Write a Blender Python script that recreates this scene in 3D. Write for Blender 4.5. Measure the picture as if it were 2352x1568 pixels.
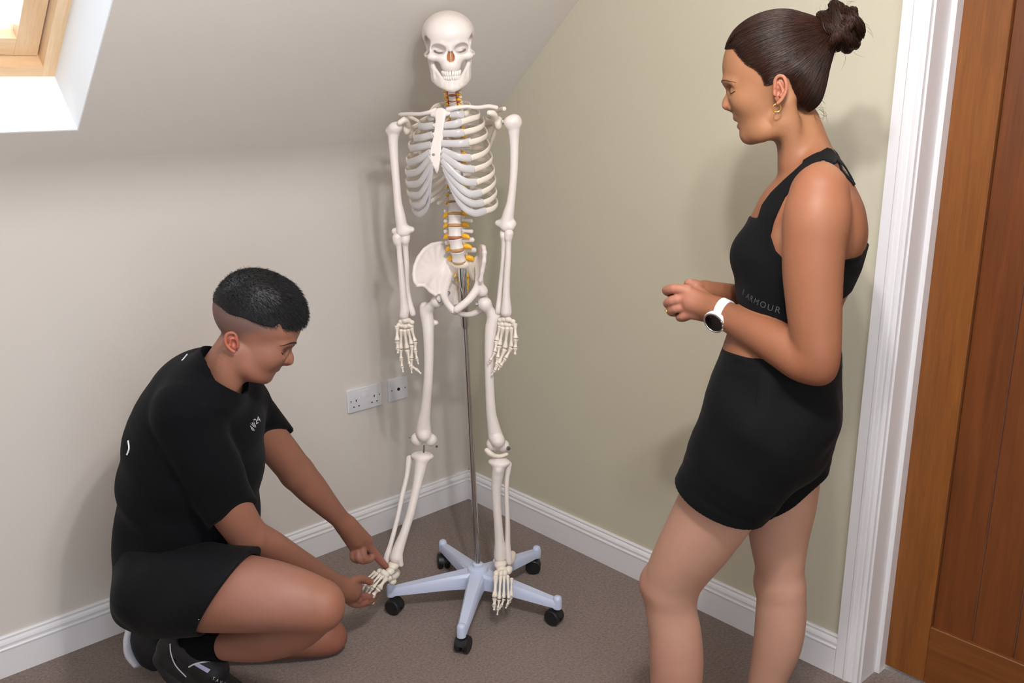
import bpy, math, random
import numpy as np
from mathutils import Vector, Matrix
for _o in list(bpy.data.objects): bpy.data.objects.remove(_o)
SC = bpy.context.scene
COL = SC.collection
# ------------------------------------------------------------------ camera, light, exposure
CAM = np.array([-2.2614, -2.6963, 1.6314])
YAW, PITCH, ROLL, FPX = 0.7478, -0.2718, -0.0027, 2159.6
IW, IH = 2352, 1568
_cy, _sy, _cp, _sp = math.cos(YAW), math.sin(YAW), math.cos(PITCH), math.sin(PITCH)
_f = np.array([_sy*_cp, _cy*_cp, _sp]); _r = np.array([_cy, -_sy, 0.]); _u = np.cross(_r, _f)
AF = _f
AR = _r*math.cos(ROLL) + _u*math.sin(ROLL)
AU = -_r*math.sin(ROLL) + _u*math.cos(ROLL)
FH = np.array([_sy, _cy, 0.]); RH = np.array([_cy, -_sy, 0.])
cd = bpy.data.cameras.new('camera'); cam = bpy.data.objects.new('camera', cd); COL.objects.link(cam)
cd.sensor_width = 36; cd.lens = 36*FPX/IW; cd.clip_start = .05
M = Matrix.Identity(4)
for i in range(3):
    M[i][0], M[i][1], M[i][2], M[i][3] = AR[i], AU[i], -AF[i], CAM[i]
cam.matrix_world = M
SC.camera = cam
SC.view_settings.view_transform = 'Standard'; SC.view_settings.look = 'None'
SC.view_settings.gamma = 1; SC.view_settings.use_curve_mapping = False
SC.view_settings.exposure = EXPOSURE = 0.15
wd = bpy.data.worlds.new('sky'); SC.world = wd; wd.use_nodes = True
wd.node_tree.nodes['Background'].inputs[0].default_value = (.78, .89, 1.0, 1)
wd.node_tree.nodes['Background'].inputs[1].default_value = 4.6
def point_lamp(loc, power, col, size):
    ld = bpy.data.lights.new('ceiling_lamp', 'POINT'); ld.energy = power; ld.color = col; ld.shadow_soft_size = size
    lo = bpy.data.objects.new('ceiling_lamp', ld); COL.objects.link(lo); lo.location = loc
point_lamp((-1.52, -2.12, 2.19), 44, (1, .985, .985), .035)
point_lamp((-1.40, -2.22, 2.19), 22, (1, .985, .985), .035)

def portal(m4, w, h):
    ld = bpy.data.lights.new('window_portal', 'AREA'); ld.shape = 'RECTANGLE'; ld.size = w; ld.size_y = h; ld.cycles.is_portal = True
    lo = bpy.data.objects.new('window_portal', ld); COL.objects.link(lo); lo.matrix_world = m4
portal(Matrix.Translation((-2.4, -3.62, 1.45)) @ Matrix.Rotation(math.radians(-90), 4, 'X') @ Matrix.Rotation(math.radians(180), 4, 'X'), 1.8, 1.2)

# ------------------------------------------------------------------ helpers
def ray(px, py): return AF + AR*((px - IW/2)/FPX) - AU*((py - IH/2)/FPX)
def P(px, py, D):
    d = ray(px, py); return CAM + d*(D/(d@FH))
def dep(p): return float((np.asarray(p) - CAM)@AF)
def mpp(p): return dep(p)/FPX                          # metres per photo pixel at a point
class Frame:
    """planes parallel to a body plane: at(px,py,off) is the point of the plane with offset off seen at px,py"""
    def __init__(s, O, N): s.O = np.array(O, float); s.N = np.array(N, float)/np.linalg.norm(N)
    def at(s, px, py, off=0.):
        d = ray(px, py); t = (off - (CAM - s.O)@s.N)/(d@s.N); return CAM + t*d
def unit(v): v = np.asarray(v, float); return v/max(np.linalg.norm(v), 1e-12)

def srgb(h):
    if isinstance(h, str):
        h = h.lstrip('#'); c = [int(h[i:i+2], 16)/255 for i in (0, 2, 4)]
    else: c = [x/255 for x in h]
    return tuple(x/12.92 if x <= .04045 else ((x+.055)/1.055)**2.4 for x in c)

def mat(name, col=None, rough=.5, metal=0., noise=None, bump=None, sss=0., spec=.5, attr=False, sheen=0., trans=0., emit=None, coat=0., ior=None):
    """noise=(scale, amount, stretch) varies the colour, bump=(scale, strength, detail)"""
    m = bpy.data.materials.new(name); m.use_nodes = True; nt = m.node_tree; b = nt.nodes['Principled BSDF']
    c = srgb(col) if col is not None else (.8, .8, .8)
    b.inputs['Base Color'].default_value = (*c, 1); b.inputs['Roughness'].default_value = rough
    b.inputs['Metallic'].default_value = metal; b.inputs['Specular IOR Level'].default_value = spec
    if sheen: b.inputs['Sheen Weight'].default_value = sheen
    if coat: b.inputs['Coat Weight'].default_value = coat
    if trans: b.inputs['Transmission Weight'].default_value = trans
    if ior: b.inputs['IOR'].default_value = ior
    if sss:
        b.inputs['Subsurface Weight'].default_value = sss
        b.inputs['Subsurface Radius'].default_value = (1, .35, .2); b.inputs['Subsurface Scale'].default_value = .008
    if emit: b.inputs['Emission Color'].default_value = (*srgb(emit[0]), 1); b.inputs['Emission Strength'].default_value = emit[1]
    src = None
    if attr:
        a = nt.nodes.new('ShaderNodeAttribute'); a.attribute_name = 'Col'; src = a.outputs['Color']
        nt.links.new(src, b.inputs['Base Color'])
    tc = nt.nodes.new('ShaderNodeTexCoord')
    if noise:
        mp = nt.nodes.new('ShaderNodeMapping'); nt.links.new(tc.outputs['Object'], mp.inputs[0])
        if len(noise) > 2: mp.inputs['Scale'].default_value = noise[2]
        n = nt.nodes.new('ShaderNodeTexNoise'); n.inputs['Scale'].default_value = noise[0]; n.inputs['Detail'].default_value = 6
        nt.links.new(mp.outputs[0], n.inputs['Vector'])
        mr = nt.nodes.new('ShaderNodeMapRange'); mr.inputs[1].default_value = .25; mr.inputs[2].default_value = .75
        mr.inputs[3].default_value = 1-noise[1]; mr.inputs[4].default_value = 1+noise[1]
        nt.links.new(n.outputs['Fac'], mr.inputs[0])
        mx = nt.nodes.new('ShaderNodeMix'); mx.data_type = 'RGBA'; mx.blend_type = 'MULTIPLY'; mx.inputs[0].default_value = 1
        if src is not None: nt.links.new(src, mx.inputs[6])
        else: mx.inputs[6].default_value = (*c, 1)
        nt.links.new(mr.outputs[0], mx.inputs[7]); nt.links.new(mx.outputs[2], b.inputs['Base Color'])
    if bump:
        n = nt.nodes.new('ShaderNodeTexNoise'); n.inputs['Scale'].default_value = bump[0]; n.inputs['Detail'].default_value = bump[2]
        nt.links.new(tc.outputs['Object'], n.inputs['Vector'])
        bp = nt.nodes.new('ShaderNodeBump'); bp.inputs['Strength'].default_value = bump[1]; bp.inputs['Distance'].default_value = .004
        nt.links.new(n.outputs['Fac'], bp.inputs['Height']); nt.links.new(bp.outputs[0], b.inputs['Normal'])
    return m

def tag(o, label=None, cat=None, group=None, kind=None):
    if label: o['label'] = label
    if cat: o['category'] = cat
    if group: o['group'] = group
    if kind: o['kind'] = kind
    return o
def empty(name, loc):
    o = bpy.data.objects.new(name, None); COL.objects.link(o); o.location = Vector(loc); o.empty_display_size = .05; return o
def mesh_from(name, V, F, smooth=True, mats=None, fmat=None, col=None):
    """V (n,3), F array of quads or list of polygons"""
    me = bpy.data.meshes.new(name); V = np.asarray(V, np.float32)
    if isinstance(F, np.ndarray):
        k = F.shape[1]; me.vertices.add(len(V)); me.vertices.foreach_set('co', V.ravel())
        me.loops.add(F.size); me.loops.foreach_set('vertex_index', F.astype(np.int32).ravel())
        me.polygons.add(len(F)); me.polygons.foreach_set('loop_start', np.arange(0, F.size, k, dtype=np.int32))
        me.update(calc_edges=True); me.validate()
    else: me.from_pydata(V.tolist(), [], F); me.update()
    me.polygons.foreach_set('use_smooth', [smooth]*len(me.polygons))
    if col is not None:
        a = me.color_attributes.new('Col', 'FLOAT_COLOR', 'POINT')
        a.data.foreach_set('color', np.concatenate([col, np.ones((len(col), 1))], 1).astype(np.float32).ravel())
    for m in (mats or []): me.materials.append(m)
    if fmat is not None: me.polygons.foreach_set('material_index', np.asarray(fmat, np.int32))
    return me
def link(name, me, parent=None, base=None, rebase=True):
    """base: world position of the thing's empty; the mesh is given in world coordinates"""
    o = bpy.data.objects.new(name, me); COL.objects.link(o)
    if parent is not None:
        o.parent = parent
        if base is not None and rebase: me.transform(Matrix.Translation(-Vector(base)))
    return o

class MB:
    """collects simple solids into one mesh"""
    def __init__(s): s.V = []; s.F = []; s.M = []
    def add(s, V, F, m=0):
        n = len(s.V); s.V += [tuple(map(float, v)) for v in V]; s.F += [tuple(i+n for i in f) for f in F]; s.M += [m]*len(F)
    def box(s, lo, hi, m=0, bev=0.):
        lo = np.array(lo, float); hi = np.array(hi, float)
        if bev <= 0:
            V = [(x, y, z) for x in (lo[0], hi[0]) for y in (lo[1], hi[1]) for z in (lo[2], hi[2])]
            s.add(V, [(0, 1, 3, 2), (4, 6, 7, 5), (0, 4, 5, 1), (2, 3, 7, 6), (0, 2, 6, 4), (1, 5, 7, 3)], m); return
        c = (lo+hi)/2; h = (hi-lo)/2; V = []; idx = {}
        for sx in (-1, 1):
            for sy in (-1, 1):
                for sz in (-1, 1):
                    for a in range(3):
                        v = np.array([sx, sy, sz])*(h-bev); v[a] += (sx, sy, sz)[a]*bev
                        idx[sx, sy, sz, a] = len(V); V.append(c+v)
        F = []
        for a in range(3):
            b, d = (a+1) % 3, (a+2) % 3
            for sg in (-1, 1):
                q = []
                for (p1, p2) in ((-1, -1), (1, -1), (1, 1), (-1, 1)):
                    k = [0, 0, 0]; k[a] = sg; k[b] = p1; k[d] = p2; q.append(idx[k[0], k[1], k[2], a])
                F.append(q if sg > 0 else q[::-1])
            for p1 in (-1, 1):
                for p2 in (-1, 1):
                    k0 = [0, 0, 0]; k0[b] = p1; k0[d] = p2; k1 = list(k0); k0[a] = -1; k1[a] = 1
                    q = [idx[(*k0, b)], idx[(*k1, b)], idx[(*k1, d)], idx[(*k0, d)]]; F.append(q if p1*p2 > 0 else q[::-1])
        for sx in (-1, 1):
            for sy in (-1, 1):
                for sz in (-1, 1):
                    q = [idx[sx, sy, sz, 0], idx[sx, sy, sz, 1], idx[sx, sy, sz, 2]]; F.append(q if sx*sy*sz > 0 else q[::-1])
        s.add(V, F, m)
    def tube(s, pts, rad, n=10, m=0, cap=True, up=None, flat=None):
        """sweep; rad is one radius or a list; flat=(scale along up) makes the section elliptical"""
        pts = [np.array(p, float) for p in pts]; k = len(pts)
        rad = [rad]*k if np.isscalar(rad) else rad
        V = []; F = []; prev = None
        for i in range(k):
            t = unit(pts[min(i+1, k-1)] - pts[max(i-1, 0)])
            if up is not None: a = np.array(up if np.ndim(up) == 1 else up[i], float)
            else: a = prev if prev is not None else (np.array([0, 0, 1.]) if abs(t[2]) < .9 else np.array([1., 0, 0]))
            a = unit(a - t*(a@t)); b = np.cross(t, a); prev = a
            fl = 1 if flat is None else flat
            for j in range(n):
                w = 2*math.pi*j/n; V.append(pts[i] + (a*math.cos(w)*fl + b*math.sin(w))*rad[i])
        for i in range(k-1):
            for j in range(n):
                F.append((i*n+j, i*n+(j+1) % n, (i+1)*n+(j+1) % n, (i+1)*n+j))
        if cap: F += [tuple(range(n))[::-1], tuple((k-1)*n+j for j in range(n))]
        s.add(V, F, m)
    def lathe(s, prof, c, ax, n=24, m=0):
        """prof = [(r, h)...] about axis ax through c"""
        ax = unit(ax); a = np.array([1., 0, 0]) if abs(ax[0]) < .9 else np.array([0, 1., 0]); a = unit(a - ax*(a@ax)); b = np.cross(ax, a)
        V = []; F = []
        for r, h in prof:
            for j in range(n):
                w = 2*math.pi*j/n; V.append(np.array(c) + ax*h + (a*math.cos(w) + b*math.sin(w))*max(r, 1e-5))
        for i in range(len(prof)-1):
            for j in range(n): F.append((i*n+j, i*n+(j+1) % n, (i+1)*n+(j+1) % n, (i+1)*n+j))
        F += [tuple(range(n))[::-1], tuple((len(prof)-1)*n+j for j in range(n))]
        s.add(V, F, m)
    def prism(s, poly, o, ex, ey, d, m=0):
        """polygon (2D) in the plane o,ex,ey, extruded by vector d"""
        n = len(poly); o, ex, ey, d = map(lambda q: np.array(q, float), (o, ex, ey, d))
        A = [o + ex*p[0] + ey*p[1] for p in poly]; V = A + [q + d for q in A]
        F = [tuple(range(n))[::-1], tuple(range(n, 2*n))] + [(i, (i+1) % n, n+(i+1) % n, n+i) for i in range(n)]
        s.add(V, F, m)
    def mesh(s, name, mats, smooth=False):
        me = mesh_from(name, np.array(s.V), s.F, smooth, mats, s.M if len(mats) > 1 else None)
        import bmesh
        bm = bmesh.new(); bm.from_mesh(me); bmesh.ops.recalc_face_normals(bm, faces=bm.faces); bm.to_mesh(me); bm.free()
        if smooth:
            try: me.set_sharp_from_angle(angle=math.radians(40))
            except Exception: pass
        return me
    def build(s, name, mats, parent=None, base=None, smooth=False):
        if not isinstance(mats, (list, tuple)): mats = [mats]
        return link(name, s.mesh(name, mats, smooth), parent, base)

# ------------------------------------------------------------------ implicit surfaces
def smin(a, b, k):
    if k <= 0: return np.minimum(a, b)
    h = np.clip(.5 + .5*(b-a)/k, 0, 1); return b + (a-b)*h - k*h*(1-h)
class Cone:
    def __init__(s, a, b, ra, rb, L=None, sc=(1., 1.)):
        s.a = np.array(a, float); s.ba = np.array(b, float)-s.a; s.l2 = max(s.ba@s.ba, 1e-12); s.ra = ra; s.rb = rb; s.L = L; s.sc = sc
        m = max(ra, rb)*max(1., *sc); s.lo = np.minimum(a, b)-m; s.hi = np.maximum(a, b)+m
    def __call__(s, X):
        q = X - s.a; t = np.clip((q@s.ba)/s.l2, 0, 1); q = q - t[:, None]*s.ba
        if s.L is not None:
            w = s.sc[0] + (s.sc[1]-s.sc[0])*t; l = q@s.L; q = q + ((1/w - 1)*l)[:, None]*s.L
        return np.sqrt((q*q).sum(1)) - (s.ra + (s.rb-s.ra)*t)
class Ell:
    def __init__(s, c, r, R=None):
        s.c = np.array(c, float); s.r = np.array(r, float); s.R = np.eye(3) if R is None else np.array(R, float)   # rows = axes
        e = np.sqrt(((s.R*s.r[:, None])**2).sum(0)); s.lo = s.c-e; s.hi = s.c+e
    def __call__(s, X):
        q = (X - s.c)@s.R.T; k0 = np.sqrt(((q/s.r)**2).sum(1)); k1 = np.sqrt(((q/(s.r*s.r))**2).sum(1)); return k0*(k0-1)/np.maximum(k1, 1e-9)
class Box:
    def __init__(s, c, h, R=None, rd=0.):
        s.c = np.array(c, float); s.h = np.array(h, float)-rd; s.rd = rd; s.R = np.eye(3) if R is None else np.array(R, float)
        e = np.abs(s.R*(s.h+rd)[:, None]).sum(0); s.lo = s.c-e; s.hi = s.c+e
    def __call__(s, X):
        q = np.abs((X - s.c)@s.R.T) - s.h; return np.sqrt((np.maximum(q, 0)**2).sum(1)) + np.minimum(q.max(1), 0) - s.rd
class Tri:
    """triangle slab of radius r"""
    def __init__(s, a, b, c, r):
        s.p = [np.array(q, float) for q in (a, b, c)]; s.r = r; A = np.array(s.p); s.lo = A.min(0)-r; s.hi = A.max(0)+r
    def __call__(s, X):
        a, b, c = s.p; n = np.cross(b-a, a-c); e = [(a, b-a), (b, c-b), (c, a-c)]; D = None; ins = None
        for o, d in e:
            q = X-o; t = np.clip((q@d)/(d@d), 0, 1); v = q - t[:, None]*d; dd = (v*v).sum(1); D = dd if D is None else np.minimum(D, dd)
            g = np.sign(q@np.cross(d, n)); ins = g if ins is None else ins+g
        pl = ((X-a)@n)**2/(n@n); return np.sqrt(np.where(np.abs(ins) >= 2.5, pl, D)) - s.r
class Half:
    """half-space n.(x-o) < 0, for cutting"""
    def __init__(s, o, n): s.o = np.array(o, float); s.n = unit(n); s.lo = np.full(3, -9.); s.hi = np.full(3, 9.)
    def __call__(s, X): return (X-s.o)@s.n
class Fun:
    def __init__(s, f, lo=None, hi=None): s.f = f; s.lo = np.full(3, -9.) if lo is None else lo; s.hi = np.full(3, 9.) if hi is None else hi
    def __call__(s, X): return s.f(X)
def spline(pts, n=4):
    """Catmull-Rom through rows"""
    A = np.array(pts, float)
    if len(A) < 3 or n <= 1: return A
    Q = np.vstack([2*A[0]-A[1], A, 2*A[-1]-A[-2]]); out = []
    for i in range(1, len(Q)-2):
        p0, p1, p2, p3 = Q[i-1:i+3]
        for t in np.arange(n)/n: out.append(.5*(2*p1 + (p2-p0)*t + (2*p0-5*p1+4*p2-p3)*t*t + (3*p1-p0-3*p2+p3)*t**3))
    out.append(A[-1]); return np.array(out)
def chain(rows, L=None, n=4):
    """rows (x,y,z,r[,s]) -> list of cones; s = widening along L"""
    S = spline(rows, n); L = None if L is None else np.array(L, float); out = []
    for i in range(len(S)-1):
        a, b = S[i], S[i+1]; sc = (a[4], b[4]) if L is not None and len(a) > 4 else (1., 1.)
        out.append(Cone(a[:3], b[:3], a[3], b[3], L, sc))
    return out
class SDF:
    def __init__(s): s.items = []; s._bb = {}
    def add(s, prims, k=0.): s.items.append(('+', prims if isinstance(prims, list) else [prims], k)); return s
    def sub(s, prims, k=0.): s.items.append(('-', prims if isinstance(prims, list) else [prims], k)); return s
    def cut(s, prims, k=0.): s.items.append(('&', prims if isinstance(prims, list) else [prims], k)); return s
    def off(s, f): s.items.append(('o', [f], 0)); return s            # adds f(X) (or a number) to the distance
    def bounds(s):
        lo = np.full(3, 9.); hi = np.full(3, -9.)
        for op, pr, k in s.items:
            if op == '+':
                for p in pr: lo = np.minimum(lo, p.lo); hi = np.maximum(hi, p.hi)
        return lo, hi
    def __call__(s, X, lo=None, hi=None, pad=0.):
        X = np.asarray(X, float)
        if lo is None: lo = X.min(0); hi = X.max(0)
        d = np.full(len(X), 1.); hd = 1.15*np.linalg.norm(hi-lo); blk = len(X) > 1000 and hd < .2
        for it in s.items:
            op, pr, k = it
            if op == 'o': d = d + (pr[0](X) if callable(pr[0]) else pr[0]); continue
            if op != '&':
                c = s._bb.get(id(it))
                if c is None or len(c[0]) != len(pr):
                    c = (np.array([p.lo for p in pr]), np.array([p.hi for p in pr]), it); s._bb[id(it)] = c
                mg = k + pad; act = np.nonzero(((c[0]-mg <= hi) & (c[1]+mg >= lo)).all(1))[0]
                if len(act) > 3 and blk:
                    cc = ((lo+hi)/2)[None]; vals = np.array([pr[i](cc)[0] for i in act]); act = act[vals <= vals.min() + hd]
            else: act = range(len(pr))
            g = None
            for i in act:
                v = pr[i](X); g = v if g is None else (np.minimum(g, v) if op != '&' else np.maximum(g, v))
            if g is None: continue
            if op == '+': d = smin(d, g, k)
            elif op == '-': d = -smin(-d, g, k)
            else: d = -smin(-d, -g, k)
        return d
    def _combine(s, vals, n):
        """vals: per item list of prim value arrays"""
        d = np.full(n, 1.)
        for (op, pr, k), vs in zip(s.items, vals):
            if op == 'o': d = d + vs[0]; continue
            if not len(vs): continue
            g = vs[0]
            for v in vs[1:]: g = np.minimum(g, v) if op != '&' else np.maximum(g, v)
            if op == '+': d = smin(d, g, k)
            elif op == '-': d = -smin(-d, g, k)
            else: d = -smin(-d, -g, k)
        return d
    def mesh(s, h, relax=0, pad=.02, box=None, nobox=()):
        lo, hi = s.bounds(); lo = lo - pad; hi = hi + pad; nb = 14
        N = np.ceil((hi-lo)/(h*nb)).astype(int); dims = N*nb+2
        g = np.arange(nb+1); G = np.stack(np.meshgrid(g, g, g, indexing='ij'), -1).reshape(-1, 3)
        vids = []; vpos = []; quads = []
        B = np.stack(np.meshgrid(*[np.arange(n) for n in N], indexing='ij'), -1).reshape(-1, 3); CT_ = lo + (B+.5)*nb*h; hdg = .5*math.sqrt(3)*nb*h*1.15; hb = nb*h*.5 + h
        geo = np.ones(len(B), bool)
        if box is not None: geo &= ((CT_+hb >= box[0]) & (CT_-hb <= box[1])).all(1)
        for q in nobox: geo &= ~((CT_-hb > q[0]+.004) & (CT_+hb < q[1]-.004)).all(1)
        B = B[geo]; CT_ = CT_[geo]; near_ = np.zeros(len(B), bool)
        for op, pr, k in s.items:
            if op == '+':
                for p in pr: near_ |= ((CT_+hb+k >= p.lo) & (CT_-hb-k <= p.hi)).all(1)
        B = B[near_]; CT_ = CT_[near_]
        cv = [[(p(CT_) if op != 'o' else np.broadcast_to(p(CT_) if callable(p) else p, len(CT_))) for p in pr] for op, pr, k in s.items]
        dc = s._combine(cv, len(CT_)); okb = np.abs(dc) < hdg*1.05 + .001
        cvm = [np.array(v) for v in cv]; sel = []; kmx = max([k for op, pr, k in s.items if op != "o"] + [0.]) + .002
        for (op, pr, k), v in zip(s.items, cvm):
            if op in '+-': sel.append((v < hdg*1.2 + k + kmx) & (v <= v.min(0) + 2.3*hdg))
            else: sel.append(np.ones(v.shape, bool))
        lid = {(bi*int(N[1]) + bj)*int(N[2]) + bk: i for i, (bi, bj, bk) in enumerate(B.tolist())}
        def cid(i, j, k): return ((i+1)*dims[1] + (j+1))*dims[2] + (k+1)
        todo = [int(i) for i in np.nonzero(okb)[0]]; done = set(todo)
        while todo:
            for ib in todo:
                o = B[ib]*nb; b0 = lo + o*h; X = b0 + G*h
                D = s._combine([[(pr[q](X) if callable(pr[q]) else pr[q]) for q in np.nonzero(m[:, ib])[0]] for (op, pr, k), m in zip(s.items, sel)], len(X)).reshape(nb+1, nb+1, nb+1); I = D < 0
                if I.all() or not I.any(): continue
                cnt = np.zeros((nb, nb, nb)); acc = np.zeros((nb, nb, nb, 3))
                for ax in range(3):
                    sl0 = [slice(None)]*3; sl1 = [slice(None)]*3; sl0[ax] = slice(0, nb); sl1[ax] = slice(1, nb+1)
                    d0 = D[tuple(sl0)]; d1 = D[tuple(sl1)]; ch = (d0 < 0) != (d1 < 0)
                    t = np.where(ch, d0/np.where(ch, d0-d1, 1), 0)
                    o1, o2 = [q for q in range(3) if q != ax]
                    for u in (0, 1):
                        for v in (0, 1):
                            sl = [slice(0, nb)]*3; sl[o1] = slice(u, u+nb); sl[o2] = slice(v, v+nb)
                            cc = ch[tuple(sl)]; cnt += cc
                            acc[..., ax] += np.where(cc, t[tuple(sl)], 0); acc[..., o1] += cc*u; acc[..., o2] += cc*v
                    sl = [slice(0, nb)]*3; E = np.argwhere(ch[tuple(sl)])
                    if len(E):
                        neg = I[E[:, 0], E[:, 1], E[:, 2]]; g0 = E + o
                        e1 = np.zeros(3, int); e2 = np.zeros(3, int); e1[(ax+1) % 3] = 1; e2[(ax+2) % 3] = 1
                        q = np.stack([cid(*(g0-e1-e2).T), cid(*(g0-e2).T), cid(*g0.T), cid(*(g0-e1).T)], 1)
                        q[~neg] = q[~neg][:, ::-1]; quads.append(q)
                C = np.argwhere(cnt > 0)
                vids.append(cid(*(C+o).T)); vpos.append(lo + (C + o + acc[tuple(C.T)]/cnt[tuple(C.T)][:, None])*h)
            # cells that faces ask for but whose block was skipped
            U = np.setdiff1d(np.concatenate([q.ravel() for q in quads]), np.concatenate(vids)) if quads else np.zeros(0, int); todo = []
            if len(U):
                ck = U % dims[2] - 1; cj = (U//dims[2]) % dims[1] - 1; ci = U//(dims[2]*dims[1]) - 1
                bb = np.stack([ci, cj, ck], 1)//nb; bb = bb[((bb >= 0) & (bb < N)).all(1)]
                for key in np.unique((bb[:, 0]*N[1] + bb[:, 1])*N[2] + bb[:, 2]).tolist():
                    ib = lid.get(int(key))
                    if ib is not None and ib not in done: todo.append(ib); done.add(ib)
        vids = np.concatenate(vids); V = np.concatenate(vpos); Q = np.concatenate(quads)
        od = np.argsort(vids); sv = vids[od]; V = V[od]
        F = np.searchsorted(sv, Q); F = np.clip(F, 0, len(sv)-1); ok = (sv[F] == Q).all(1); F = F[ok]
        for _ in range(relax):
            A = np.zeros_like(V); n = np.zeros(len(V))
            for a, b in ((0, 1), (1, 2), (2, 3), (3, 0)):
                for x, y in ((a, b), (b, a)):
                    np.add.at(A, F[:, x], V[F[:, y]]); np.add.at(n, F[:, x], 1)
            V = V*.5 + .5*A/np.maximum(n, 1)[:, None]
        return V, F
    def grad(s, X, e=.0015):
        g = np.stack([s(X + np.eye(3)[i]*e) - s(X - np.eye(3)[i]*e) for i in range(3)], 1)
        return g/np.maximum(np.linalg.norm(g, axis=1), 1e-9)[:, None]
def mesh_multi(S, h, fine):
    """coarse mesh joined to finer meshes inside the boxes of fine=[(lo,hi,h)...]"""
    bx = [(np.array(a, float), np.array(b, float)) for a, b, _ in fine]; VV = []; FF = []; n = 0
    for i in range(-1, len(fine)):
        V, F = S.mesh(h, 1, nobox=bx) if i < 0 else S.mesh(fine[i][2], 0, box=bx[i])
        c = V[F].mean(1)
        if i < 0:
            k = np.ones(len(F), bool)
            for a, b in bx: k &= ~((c > a+.0015) & (c < b-.0015)).all(1)
        else:
            k = ((c > bx[i][0]) & (c < bx[i][1])).all(1)
            for a, b in bx[:i]: k &= ~((c > a) & (c < b)).all(1)
        F = F[k]; u = np.unique(F); mp = np.full(len(V), -1); mp[u] = np.arange(len(u)); VV.append(V[u]); FF.append(mp[F]+n); n += len(u)
    return np.concatenate(VV), np.concatenate(FF)
def build_sdf(name, S, h, m, parent=None, base=None, relax=0, col=None, fine=None):
    V, F = S.mesh(h, relax) if fine is None else mesh_multi(S, h, fine)
    me = mesh_from(name, V, F, True, [m] if not isinstance(m, list) else m, None, None if col is None else col(V))
    return link(name, me, parent, base)
def paint(V, base, spots):
    """colour per point; spots = (distance function, colour, inner, outer, alpha)"""
    C = np.tile(np.array(base, float), (len(V), 1))
    for f, c, a, b, al in spots:
        d = f(V); w = np.clip((b-d)/max(b-a, 1e-6), 0, 1); w = (w*w*(3-2*w)*al)[:, None]; C = C*(1-w) + np.array(c)*w
    return C
random.seed(4); RNG = np.random.default_rng(4)
# ------------------------------------------------------------------ the room
M_left = mat('wall_paint_left', '#d5cec7', .75, bump=(160, .06, 3))
M_right = mat('wall_paint_right', '#c6c0ab', .75, bump=(160, .06, 3))
M_slope = mat('slope_paint', '#d8d1ca', .8, bump=(160, .05, 3))
M_white = mat('white_gloss', '#e6e4e6', .35, bump=(60, .03, 2))
M_reveal = mat('reveal_paint', '#f0f2f4', .7)
M_plast = mat('white_plastic', '#dedde2', .35)
M_dark = mat('dark_hole', '#0c0a09', .6)
M_screw = mat('screw_steel', '#8f8d8c', .35, .8)
M_carpet = mat('carpet', '#7c6b62', 1.0, noise=(130, .38), bump=(300, 1.0, 5), spec=.1, sheen=.25)
def wood(name, c1, c2, scale, rough, rot=(0, 0, 0), stretch=(14, 14, .7)):
    m = bpy.data.materials.new(name); m.use_nodes = True; nt = m.node_tree; b = nt.nodes['Principled BSDF']
    tc = nt.nodes.new('ShaderNodeTexCoord'); mp = nt.nodes.new('ShaderNodeMapping'); mp.vector_type = 'TEXTURE'; mp.inputs['Scale'].default_value = [1/q for q in stretch]; mp.inputs['Rotation'].default_value = rot
    nt.links.new(tc.outputs['Object'], mp.inputs[0])
    n = nt.nodes.new('ShaderNodeTexNoise'); n.inputs['Scale'].default_value = scale; n.inputs['Detail'].default_value = 8; n.inputs['Roughness'].default_value = .62; n.inputs['Distortion'].default_value = .5
    nt.links.new(mp.outputs[0], n.inputs['Vector'])
    n2 = nt.nodes.new('ShaderNodeTexNoise'); n2.inputs['Scale'].default_value = scale*7; n2.inputs['Detail'].default_value = 3
    nt.links.new(mp.outputs[0], n2.inputs['Vector'])
    ad = nt.nodes.new('ShaderNodeMath'); ad.operation = 'MULTIPLY_ADD'; ad.inputs[1].default_value = .35; nt.links.new(n2.outputs['Fac'], ad.inputs[0]); nt.links.new(n.outputs['Fac'], ad.inputs[2])
    cr = nt.nodes.new('ShaderNodeValToRGB'); cr.color_ramp.elements[0].position = .45; cr.color_ramp.elements[0].color = (*srgb(c1), 1)
    cr.color_ramp.elements[1].position = .9; cr.color_ramp.elements[1].color = (*srgb(c2), 1)
    nt.links.new(ad.outputs[0], cr.inputs[0]); nt.links.new(cr.outputs[0], b.inputs['Base Color']); b.inputs['Roughness'].default_value = rough
    bp = nt.nodes.new('ShaderNodeBump'); bp.inputs['Strength'].default_value = .12; bp.inputs['Distance'].default_value = .002
    nt.links.new(ad.outputs[0], bp.inputs['Height']); nt.links.new(bp.outputs[0], b.inputs['Normal'])
    return m
M_oak = wood('oak', '#6f3f17', '#8d5522', 3.2, .42)
M_oakp = wood('oak_panel', '#5a2d0c', '#753f17', 3.0, .45)
M_oakh = wood('oak_rail', '#643710', '#7f4b1e', 3.2, .42, stretch=(14, .7, 14))
M_pine = wood('pine', '#d9b083', '#ecd0aa', 2.4, .35, (.834, 0, 0), (12, 12, 1.0))
M_pineh = wood('pine_across', '#d9b083', '#ecd0aa', 2.4, .35, stretch=(1.0, 12, 12))

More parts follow.
